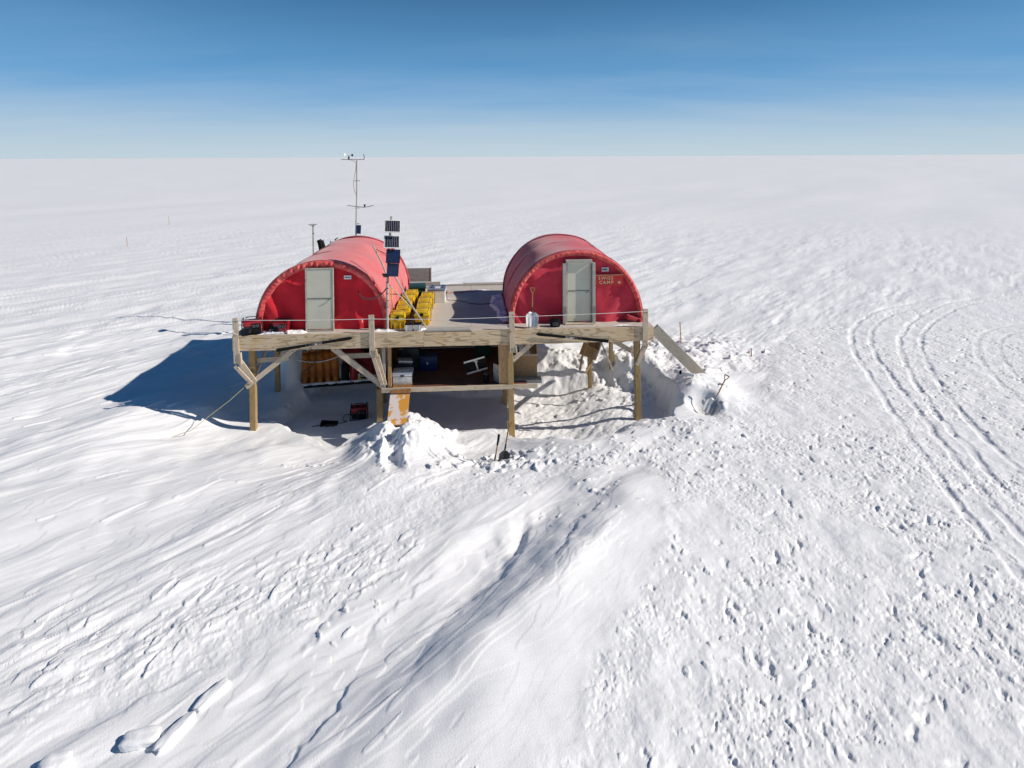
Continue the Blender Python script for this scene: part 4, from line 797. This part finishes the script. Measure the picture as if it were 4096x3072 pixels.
shovel((12.16, -0.85, -0.06), (12.84, -0.45, 0.80), (-0.75, -1, 0.3), 0.34, 0.42, ALU, STEEL, HANDLE, 'aluminium shovel stuck in the snow right of the platform, grip leaning right')
gz = GH(6.88, -2.45)
shovel((6.79, -2.5, gz-0.08), (6.98, -2.42, gz+0.85), (0.1, -1, 0), 0.25, 0.34, DGREY, BLACK, HANDLE, 'dark bladed shovel planted in the snow before the middle post')
T = thing('shovel_handle', 6.62, -2.62, GH(6.62, -2.62), 'orange handle with black grip poking out of snow left of the planted shovel', 'shovel')
T['group'] = 'snow shovels around the platform'
MB().tube([(0, 0, -0.05), (0.07, 0.03, 0.38)], 0.015, 8).obj('shaft', HANDLE, T, smooth=True); MB().tube([(0.062, 0.028, 0.33), (0.085, 0.035, 0.44), (0.10, 0.04, 0.55), (0.103, 0.042, 0.57)], [0.02, 0.028, 0.03, 0.016], 8).obj('grip', BLACK, T, smooth=True); MB().tube([(-0.008, 0, -0.06), (0.02, 0.008, 0.12)], 0.017, 8).obj('lower_sleeve', BLACK, T)
T = thing('gear_bag', 8.36, 0.20, DZ, 'small black bag on the deck between the scoop shovel and the framed door', 'bag')
MB().box((0, 0, 0.105), (0.27, 0.18, 0.21), bevel=0.05).obj('bag_body', BLACK, T, smooth=True); MB().tube([(-.07, 0, .2), (-.05, 0, .27), (.05, 0, .27), (.07, 0, .2)], .012, 6).obj('bag_handle', BLACK, T, smooth=True); MB().box((0, -0.095, 0.09), (0.16, 0.03, 0.10), bevel=0.012).obj('front_pocket', DGREY, T, smooth=True)
# ------------------------------------------------------------------ items in the bay
FZ = 0.475
T = thing('aluminium_case', 4.27, 0.42, FZ, 'silver aluminium case with latch at the left front of the storage bay', 'case')
MB().box((0, 0, 0.13), (0.50, 0.38, 0.26), bevel=0.012).obj('case_body', ALU, T, smooth=True); MB().box((0, 0, 0.325), (0.52, 0.40, 0.11), bevel=0.014).obj('case_lid', WHITE, T, smooth=True)
MB().box((0, -0.205, 0.29), (0.10, 0.02, 0.05), bevel=0.004).obj('latch', DGREY, T)
T = thing('tool_roll', 4.26, 0.75, FZ+0.395, 'grey bundled tarpaulin lying on top behind the silver case', 'tarpaulin', rz=0.1)
MB().box((0, 0.25, -0.20), (0.44, 0.40, 0.36), bevel=0.01).obj('carton', DGREY, T); MB().box((0.02, 0.2, 0.05), (0.42, 0.26, 0.12), rot=(0.1, 0.15, 0.2), bevel=0.05).obj('folded_sheet', STEEL, T, smooth=True)
T = thing('grey_crate', 4.35, 1.75, FZ, 'pale grey crate stacked at the back left of the storage bay', 'crate')
MB().box((0, 0, 0.30), (0.5, 0.5, 0.60), bevel=0.01).obj('lower_crate', DGREY, T); MB().box((-0.02, 0, 0.78), (0.46, 0.42, 0.34), bevel=0.02).obj('upper_crate', BLUEGREY, T); MB().box((-0.02, -0.215, 0.85), (0.40, 0.01, 0.02)).obj('crate_rim', WHITE, T)
T = thing('blue_crate', 4.88, 1.55, FZ, 'blue plastic crate standing in the shade of the storage bay', 'crate')
MB().box((0, 0, 0.19), (0.52, 0.40, 0.38), bevel=0.02, taper=0.94).obj('crate_body', BLUE, T, smooth=True); MB().box((0, 0, 0.40), (0.56, 0.44, 0.04), bevel=0.01).obj('crate_lid', BLUE, T); MB().cyl((-0.03, -0.20, 0.22), (-0.03, -0.215, 0.22), 0.03, n=12).obj('crate_emblem', WHITE, T)
T = thing('wall_shelf_box', 6.45, 2.6, FZ, 'dim green box at the back right corner of the storage bay', 'box'); MB().box((0, 0, 0.35), (0.5, 0.4, 0.7), bevel=0.02).obj('box_body', GREEN, T); MB().box((0, 0, 0.73), (0.53, 0.43, 0.05), bevel=0.01).obj('box_lid', DGREY, T)
T = thing('folding_table', 6.32, 0.62, FZ, 'tipped folding table with two silver legs at the right of the storage bay', 'folding table')
T.rotation_euler = (R_(8), R_(-14), TH+0.05)
f = MB(); f.box((0, -0.02, 0.60), (0.58, 0.03, 0.045), bevel=0.006); f.box((0, -0.02, 0.26), (0.58, 0.03, 0.045), bevel=0.006); f.obj('leg_bar', ALU, T)
f = MB(); f.box((0.03, -0.03, 0.43), (0.045, 0.02, 0.30), bevel=0.006); f.box((0.03, -0.035, 0.55), (0.11, 0.015, 0.04), rot=(0, 0.3, 0), bevel=0.004); f.obj('hinge_strut', STEEL, T)
MB().box((0, 0.03, 0.43), (0.56, 0.05, 0.36), bevel=0.01).obj('table_top', BLACK, T); MB().box((0.15, 0.02, 0.10), (0.05, 0.05, 0.22)).obj('lower_leg', BLACK, T)
T = thing('dark_bin', 6.50, 0.40, FZ, 'short black canister below the folding table in the storage bay', 'canister'); MB().cyl((0, 0, 0), (0, 0, 0.22), 0.085, n=18).obj('canister_body', BLACK, T, smooth=True); MB().cyl((0, 0, 0.22), (0, 0, 0.245), 0.09, n=18).obj('canister_lid', DGREY, T, smooth=True)
T = thing('leaning_board', 6.80, 0.34, FZ, 'pale grey panel leaning against the right jamb of the storage bay', 'panel', rz=-0.95)
MB().box((0.02, 0.0, 0.24), (0.36, 0.018, 0.48), bevel=0.003).obj('panel_sheet', W_GREY, T); MB().cyl((0.02, -0.01, 0.30), (0.02, -0.018, 0.30), 0.018, n=10).obj('panel_bolt', DGREY, T)
# ------------------------------------------------------------------ barrels and cans behind the left legs
VB = 3.0; ZS = -0.40
T = thing('storage_shelf', 1.9, VB, ZS, 'black snow-dusted shelf board carrying the orange barrels under the left tent', 'shelf')
beam('shelf_board', (-1.12, 0.05, -0.06), (1.20, 0.05, 0.05), 0.08, 0.42, BLACK, T); sn = MB()
for i in range(26): sn.box((-1.05+i*0.085, -0.09+0.02*math.sin(i*2.1), 0.0+i*0.0045), (0.13, 0.14, 0.05+0.02*math.sin(i*1.3)), bevel=0.015)
sn.obj('dusting_of_snow', SNOW, T, smooth=True)
def barrel(u, v, z, h_, rr, lean, label):
    T = thing('orange_barrel', u, v, z, label, 'barrel', group='orange barrels under the left tent'); T.rotation_euler = (0, lean, TH)
    b_ = MB(); pts = [(0.0, .9), (.03, 1.0), (.30, 1.0), (.32, 1.04), (.35, 1.0), (.63, 1.0), (.65, 1.04), (.68, 1.0), (.95, 1.0), (1.0, .82)]
    for (a, ra), (c2, rc) in zip(pts[:-1], pts[1:]): b_.cyl((0, 0, a*h_), (0, 0, c2*h_), rr*ra, rr*rc, n=22, caps=(a == 0 or c2 == 1.0))
    bmesh.ops.remove_doubles(b_.bm, verts=b_.bm.verts, dist=0.0005); b_.obj('drum', ORANGE, T, smooth=True); MB().cyl((0.05, 0, h_), (0.05, 0, h_+0.03), 0.035, n=12).obj('bung', WHITE, T, smooth=True)
labs = ['leftmost orange barrel, half hidden by the snow heap under the deck', 'orange barrel second from the left, with a pale patch near its top', 'third orange barrel from the left, frost at its foot', 'fourth orange barrel from the left, with a big frosted patch', 'rightmost orange barrel beside the black drum']
for i in range(5): barrel(0.96+0.235*i, VB+0.03*(i % 2), ZS+0.0+0.022*i, 1.02, 0.118, 0.05-0.025*i, labs[i])
T = thing('tie_rope', 1.4, VB-0.17, 0.30, 'slack pale rope tied round the row of orange barrels', 'rope')
MB().tube(catenary((-0.62, 0, 0.10), (0.72, 0, 0.22), 0.14, 16), 0.014, 6).obj('rope', ROPE, T, smooth=True)
T = thing('drain_hose', 1.3, VB-0.25, 0.2, 'black hose hanging in front of the orange barrels', 'hose')
MB().tube(smooth_path([(0.18, 0.0, 0.75), (0.14, -0.05, 0.40), (0.02, -0.15, 0.12), (-0.25, -0.3, -0.05)]), 0.016, 8).obj('hose', CABLE, T, smooth=True)
def can(u, m_, label, name='jerry_can', r_=0.12, h_=0.42, v=VB-0.05):
    T = thing(name, u, v, ZS+0.12, label, 'canister', group='dark cans beside the orange barrels'); MB().cyl((0, 0, 0), (0, 0, h_), r_, n=20).obj('can_body', m_, T, smooth=True); MB().cyl((0, 0, h_), (0, 0, h_+0.02), r_*1.03, n=20).obj('can_lid', m_, T, smooth=True)
    MB().tube([(-r_, 0, h_*0.8), (-r_*0.8, 0, h_*1.3), (0, 0, h_*1.45), (r_*0.8, 0, h_*1.3), (r_, 0, h_*0.8)], 0.006, 5).obj('wire_handle', STEEL, T)
can(2.20, BLACK, 'black can with wire handle beside the rightmost orange barrel'); can(2.46, REDM, 'dark red can right of the black can'); 
T = thing('small_bottle', 2.66, VB-0.20, ZS+0.13, 'small yellow bottle with white cap right of the dark red can', 'bottle'); MB().cyl((0, 0, 0), (0, 0, 0.16), 0.035, n=14).obj('bottle_body', BOTTLE, T, smooth=True); MB().cyl((0, 0, 0.16), (0, 0, 0.20), 0.03, n=12).obj('bottle_cap', WHITE, T, smooth=True)
T = thing('red_tarpaulin', 2.65, VB+0.25, ZS+0.15, 'dark red cloth bundle heaped behind the cans under the deck', 'cloth')
def tarp(a, b_): return Vector((-0.6+1.7*a, 0.10*math.sin(9*a)+0.05*math.sin(14*b_), (0.85-0.25*a)*b_+0.04*math.sin(11*a)))
MB().grid(tarp, 40, 20).obj('cloth', mat('dark_red_cloth', (0.22, 0.008, 0.014), rough=0.8, vary=0.4), T, smooth=True, solid=0.02)
T = thing('black_sheet', 2.55, 3.9, 0.35, 'black board hanging below the deck behind the right brace', 'board'); MB().box((0, 0, 0.25), (0.75, 0.03, 0.75), bevel=0.01).obj('board_face', BLACK, T); MB().box((0, -0.02, 0.60), (0.78, 0.02, 0.04)).obj('board_batten', DGREY, T)
# strap from the left brace to a peg in the snow
a = W(0.28, -0.08, 0.62); b0 = Vector(W(-1.55, -0.35, 0)); g0 = GH(-1.35, -0.55)
T = thing('tie_down_strap', 0.28, -0.08, 0.62, 'pale yellow strap running from the left brace down to the snow', 'strap')
MB().tube([(0, 0, 0.06), (-0.32, -0.12, -0.22), (-0.78, -0.25, -0.55), (-1.15, -0.35, g0-0.62+0.10), (-1.5, -0.45, g0-0.62+0.02), (-1.62, -0.5, g0-0.66)], 0.008, 6).obj('strap', mat('pale_yellow_webbing', (0.50, 0.46, 0.22), rough=0.8), T)
# hanging wooden box under the right tent
T = thing('wooden_ladder_box', 9.85, 1.6, 1.55, 'brown open wooden box hanging askew under the right side of the deck', 'wooden box'); T.rotation_euler = (R_(-6), R_(24), TH+0.1)
MB().box((0, 0.16, -0.45), (0.42, 0.03, 0.98), bevel=0.003).obj('back_board', W_BROWN, T); MB().box((-0.20, 0, -0.45), (0.03, 0.30, 0.95), bevel=0.003).obj('side_board', W_BROWN, T); MB().box((0.20, 0, -0.45), (0.03, 0.30, 0.95), bevel=0.003).obj('side_board', W_BOARD, T)
for z in (-0.25, -0.62): MB().box((0.0, -0.05, z), (0.37, 0.22, 0.03), bevel=0.003).obj('tread', W_POST, T)
for s in (-1, 1): beam('leg_stick', (s*0.17, 0, -0.9), (s*0.10, -0.05, -1.35), 0.05, 0.04, W_BROWN, T)
# ------------------------------------------------------------------ back of the deck
T = thing('rear_windbreak', 4.0, 6.02, DZ-0.1, 'weathered board panel standing behind the green box at the rear edge', 'panel')
MB().box((0, 0, 0), (1.5, 0.03, 0.50), bevel=0.003).obj('panel_board', W_GREY, T, loc=(-0.12, 0.30, 0.36)); MB().box((0.62, 0.30, 0.36), (0.04, 0.05, 0.54), bevel=0.003).obj('panel_edge', W_BOARD, T)
T = thing('loose_beam', 4.2, 5.5, DZ, 'grey beam lying across the rear deck edge in front of the board panel', 'beam')
beam('beam', (-1.0, 0, 0.09), (0.80, 0.05, 0.09), 0.12, 0.14, W_GREY, T); MB().box((0, 0, 0), (1.5, 0.3, 0.03), bevel=0.003).obj('lower_board', W_GREY, T, loc=(-0.2, -0.15, 0.018))
T = thing('deck_rails', 7.0, 5.6, DZ, 'long weathered boards laid along the rear edge of the deck', 'boards')
for i, (a, b_, y) in enumerate(((-1.7, 1.6, 0.0), (-1.2, 2.6, 0.16))): beam('board', (a, y, 0.024), (b_, y+0.02, 0.024), 0.04, 0.13, W_GREY, T)
T = thing('deck_cable', 5.3, 3.4, DZ, 'dark cable snaking across the deck toward the right tent', 'cable')
MB().tube(smooth_path([(0.0, 0, 0.25), (0.06, 0.0, 0.02), (0.35, -0.1, 0.012), (0.65, -0.30, 0.012), (0.75, -0.50, 0.012), (1.1, -0.62, 0.012), (1.5, -0.55, 0.012), (1.9, -0.45, 0.012)]), 0.011, 6).obj('cable', CABLE, T, smooth=True)
T = thing('deck_cable', 5.3, 4.3, DZ, 'thin orange red cable on the rear deck behind the silver grey case', 'cable')
MB().tube(smooth_path([(-0.1, 0, 0.012), (0.2, 0.15, 0.012), (0.45, 0.10, 0.012), (0.6, 0.3, 0.012), (1.0, 0.25, 0.012)]), 0.012, 6).obj('cable', REDCAB, T, smooth=True)
# snow lying on the deck
def drift(poly, hgt, name='deck_snow', base=DZ, seed=1):
    us_ = [q[0] for q in poly]; vv_ = [q[1] for q in poly]; a0, a1, b0, b1 = min(us_)-.02, max(us_)+.02, min(vv_)-.02, max(vv_)+.02
    nu, nv = max(8, int((a1-a0)/0.03)), max(5, int((b1-b0)/0.025)); uu, vv = np.meshgrid(np.linspace(a0, a1, nu), np.linspace(b0, b1, nv), indexing='ij')
    d = poly_sd(uu+0.03*fbm(uu*6+seed, vv*6, 2), vv+0.03*fbm(uu*6, vv*6+seed, 2), poly); hh = -0.015 + (hgt+0.015)*sst(d, -0.01, 0.09)*(0.75+0.5*fbm(uu*4+seed, vv*4, 3))
    mb = MB(); V4 = [[mb.bm.verts.new((uu[i, j], vv[i, j], hh[i, j])) for j in range(nv)] for i in range(nu)]
    for i in range(nu-1):
        for j in range(nv-1):
            if max(hh[i, j], hh[i+1, j], hh[i, j+1], hh[i+1, j+1]) > -0.012: mb.bm.faces.new((V4[i][j], V4[i+1][j], V4[i+1][j+1], V4[i][j+1]))
    bmesh.ops.delete(mb.bm, geom=[q for q in mb.bm.verts if not q.link_faces], context='VERTS')
    o = mb.obj(name, SNOW, None, smooth=True); o.location = W(0, 0, base); o.rotation_euler = (0, 0, TH); tag(o, kind='stuff'); return o
drift([(0.55, 0.02), (0.60, 0.25), (0.75, 0.34), (1.1, 0.33), (1.5, 0.34), (1.72, 0.30), (1.9, 0.2), (1.7, 0.05), (1.2, 0.0)], 0.07, seed=1)
drift([(3.45, 0.05), (3.55, 0.24), (3.8, 0.32), (4.1, 0.16), (4.3, 0.03), (3.8, 0.0)], 0.045, seed=2)
drift([(4.6, 0.03), (4.8, 0.28), (4.95, 0.30), (5.05, 0.15), (4.9, 0.02)], 0.06, seed=3)
drift([(6.98, 0.75), (6.8, 1.2), (6.85, 1.8), (6.65, 2.6), (6.75, 3.9), (7.15, 4.1), (7.2, 0.6)], 0.07, seed=4)
drift([(7.0, 0.22), (7.1, 0.55), (7.25, 0.50), (7.3, 0.25)], 0.05, seed=5)
drift([(5.6, 4.6), (6.3, 4.9), (6.9, 4.8), (6.2, 4.6)], 0.03, seed=6)
drift([(9.9, 0.06), (10.5, 0.12), (10.5, 0.3), (9.9, 0.25)], 0.02, seed=7)
# ------------------------------------------------------------------ weather mast and instruments behind the left tent
VM = 8.0; uM = 1.62; zg = GH(uM, VM)
WM = thing('weather_mast', uM, VM, zg, 'tall grey weather mast with crossarms rising behind the left tent', 'weather mast')
zt = 6.50-zg
MB().tube([(0, 0, 0), (-0.02, 0, 3.6-zg), (0.03, 0, 5.0-zg), (0.05, 0, zt)], 0.028, 8).obj('mast_pole', DFRAME, WM, smooth=True)
def arm(z, a, b_, name='crossarm', rr=0.012, dz=0.0): MB().tube([(a, 0, z-zg-dz), (b_, 0, z-zg+dz)], rr, 6).obj(name, DGREY, WM)
arm(6.49, -0.55, 0.33); arm(5.66, -0.06, 0.16, rr=.012); arm(4.66, -0.34, 0.30, dz=-.04); arm(4.60, -0.03, 0.12, rr=.012); arm(3.98, 0, 0.12, rr=.012); arm(3.26, -0.02, 0.12, rr=.012); arm(3.17, 0.08, 1.15, dz=.02)
an = MB(); an.cyl((-0.26, 0, 6.50-zg), (-0.26, 0, 6.62-zg), 0.03, n=10); an.obj('anemometer_body', BLACK, WM)
cu_ = MB(); cu_.tube([(-0.40, 0, 6.66-zg), (-0.16, 0, 6.66-zg)], 0.012, 6); cu_.obj('anemometer_shaft', WHITE, WM)
bmv = MB(); bmv.cyl((-0.42, 0, 6.66-zg), (-0.36, 0, 6.66-zg), 0.09, 0.03, n=14); bmv.obj('propeller', WHITE, WM); MB().cyl((-0.17, 0, 6.66-zg), (-0.10, 0, 6.66-zg), 0.02, 0.055, n=8).obj('vane', BLACK, WM)
sn_ = MB(); sn_.tube([(0.33, 0, 6.49-zg), (0.33, 0, 6.62-zg), (0.30, 0, 6.70-zg)], 0.014, 6); sn_.obj('sensor_stub', DGREY, WM)
MB().box((0.10, -0.03, 3.76-zg), (0.16, 0.05, 0.34), rot=(-0.2, 0.08, 0.3), bevel=0.006).obj('panel_plate', CELLB, WM); MB().cyl((0.33, 0, 4.62-zg), (0.33, 0, 4.74-zg), 0.035, n=10).obj('radiometer', DGREY, WM); arm(4.66, 0.38, 0.66, rr=.012, dz=.03)
MB().tube(smooth_path([(-0.20, 0, 6.48-zg), (0.0, 0, 6.38-zg), (0.0, 0, 6.1-zg), (-0.09, 0, 5.6-zg), (-0.05, 0, 5.25-zg), (0.02, 0, 5.1-zg)]), 0.007, 5).obj('signal_cable', CABLE, WM)
for k, (uu, hh_, lab) in enumerate(((0.90, 3.30, 'short black topped sensor post left of the tall weather mast'), (0.72, 3.24, 'thin sensor stub leftmost behind the left tent ridge'), (2.10, 3.26, 'short forked sensor post right of the tall weather mast'))):
    zz = GH(uu, 7.6); T = thing('sensor_post', uu, 7.6, zz, lab, 'instrument', group='small instruments behind the left tent'); MB().tube([(0, 0, 0), (0, 0, hh_-zz)], 0.022, 6).obj('post', DFRAME, T)
    MB().cyl((0.0, 0, hh_-zz-0.02), (0.0, 0, hh_-zz+0.14), 0.032, n=8).obj('sensor_head', BLACK if k != 1 else STEEL, T)
    if k == 0: MB().tube([(0, 0, hh_-zz+.13), (0.10, 0, hh_-zz+.20)], 0.02, 6).obj('sensor_vane', BLACK, T)
    if k == 2: MB().tube([(-0.10, 0, hh_-zz-.02), (0, 0, hh_-zz+.16)], 0.014, 6).obj('sensor_fork', DGREY, T)
zz = GH(0.35, 6.6)
T = thing('antenna_pole', 0.33, 6.6, zz, 'pale pole with flat disc antenna behind the left tent shoulder', 'antenna'); ht = 4.08-zz
MB().tube([(0, 0, 0), (0.0, 0, ht)], 0.030, 8).obj('pole', CREAMPOLE, T, smooth=True); MB().cyl((-0.01, 0, ht), (-0.01, 0, ht+0.05), 0.05, 0.17, n=24).obj('disc_antenna', DFRAME, T, smooth=True); MB().tube([(0.032*math.cos(a), 0.032*math.sin(a), ht-0.28) for a in [k*math.pi/5 for k in range(10)]], 0.008, 5, closed=True).obj('pole_band', BLACK, T)
T = thing('wind_generator', 0.62, 6.3, GH(0.62, 6.3), 'curved black box shaped blower mounted beside the pale antenna pole', 'instrument'); h0 = -T.location.z
MB().tube([(0, 0, 0), (0.03, 0, 2.6+h0)], 0.03, 8).obj('stand', DGREY, T); f = MB(); f.tube(smooth_path([(0.14, 0, 2.8+h0), (0.08, 0, 3.2+h0), (0.02, 0, 3.5+h0), (-0.02, 0, 3.60+h0)]), [0.085]*19, 10); f.obj('housing', BLACK, T, smooth=True); MB().tube(smooth_path([(0.21, 0.03, 2.85+h0), (0.18, 0.03, 3.3+h0), (0.10, 0.03, 3.58+h0)]), 0.045, 8).obj('side_cover', DGREY, T, smooth=True)
# ------------------------------------------------------------------ small stakes far and near, snow blocks, tube
for uu, vv, hh_, lab in ((13.42, 4.7, 0.75, 'thin dark stake standing behind the long plank'), (15.25, 3.2, 0.25, 'tiny dark stake in smooth snow right of the spoil heap'), (-19.5, 30.5, 0.75, 'tiny far stake on the plain at left, the nearer one'), (-23.66, 45.2, 0.8, 'tiny far stake on the plain at left, the farther one')):
    zz = GH(uu, vv); T = thing('marker_stake', uu, vv, zz, lab, 'stake', group='marker stakes in the snow'); T.rotation_euler = (0, -0.05, TH); MB().tube([(0, 0, -0.1), (0, 0, hh_)], 0.018, 6).obj('stake', W_BROWN, T); MB().tube([(0, 0, hh_-0.02), (0, 0, hh_)], 0.022, 6).obj('stake_cap', DGREY, T)
zz = GH(12.3, 0.95); T = thing('white_tube', 12.05, 0.55, max(GH(12.05, 0.55), GH(11.85, 0.7), GH(12.25, 0.4))+0.05, 'white tube with a black band lying on the snow below the plank', 'tube', rz=-0.6)
MB().cyl((-0.28, 0, 0.05), (0.28, 0, 0.02), 0.05, n=14).obj('tube_body', WHITE, T, smooth=True); MB().cyl((-0.13, 0, 0.043), (-0.07, 0, 0.039), 0.058, n=14).obj('tube_band', BLACK, T, smooth=True)
for i, (uu, vv, L_, W_, H_, ro, lab) in enumerate(((2.98, -8.38, .46, .16, .10, 1.08, 'upper loose snow slab in the lower left foreground, slanting up right'), (2.77, -8.86, .50, .17, .11, 1.12, 'longest loose snow slab in the lower left foreground, beside the flat one'),
                                          (2.42, -8.90, .40, .22, .13, .15, 'bright flat lying snow slab in the lower left foreground'), (1.66, -9.16, .30, .24, .14, .4, 'rounded snow lump at the bottom left corner of the view'))):
    zz = GH(uu, vv); mb = MB(); bmesh.ops.create_icosphere(mb.bm, subdivisions=4, radius=1.0)
    for q in mb.bm.verts:
        d_ = q.co.copy(); k_ = (abs(d_.x)**4+abs(d_.y)**3+abs(d_.z)**3)**(-1/3.4); n_ = 1+0.10*float(fbm(np.array([d_.x*1.6+i*5]), np.array([d_.y*1.6+d_.z]), 3)[0])
        q.co = Vector((d_.x*k_*L_/2*n_, d_.y*k_*W_/2*n_, d_.z*k_*H_/2*n_))
    o = mb.obj('snow_slab', SNOW, None, smooth=True); o.location = W(uu, vv, zz+H_*0.28); o.rotation_euler = (0.03, 0.02, TH+ro); tag(o, lab, 'snow slab', 'loose snow slabs in the foreground')
# hide nothing, finish
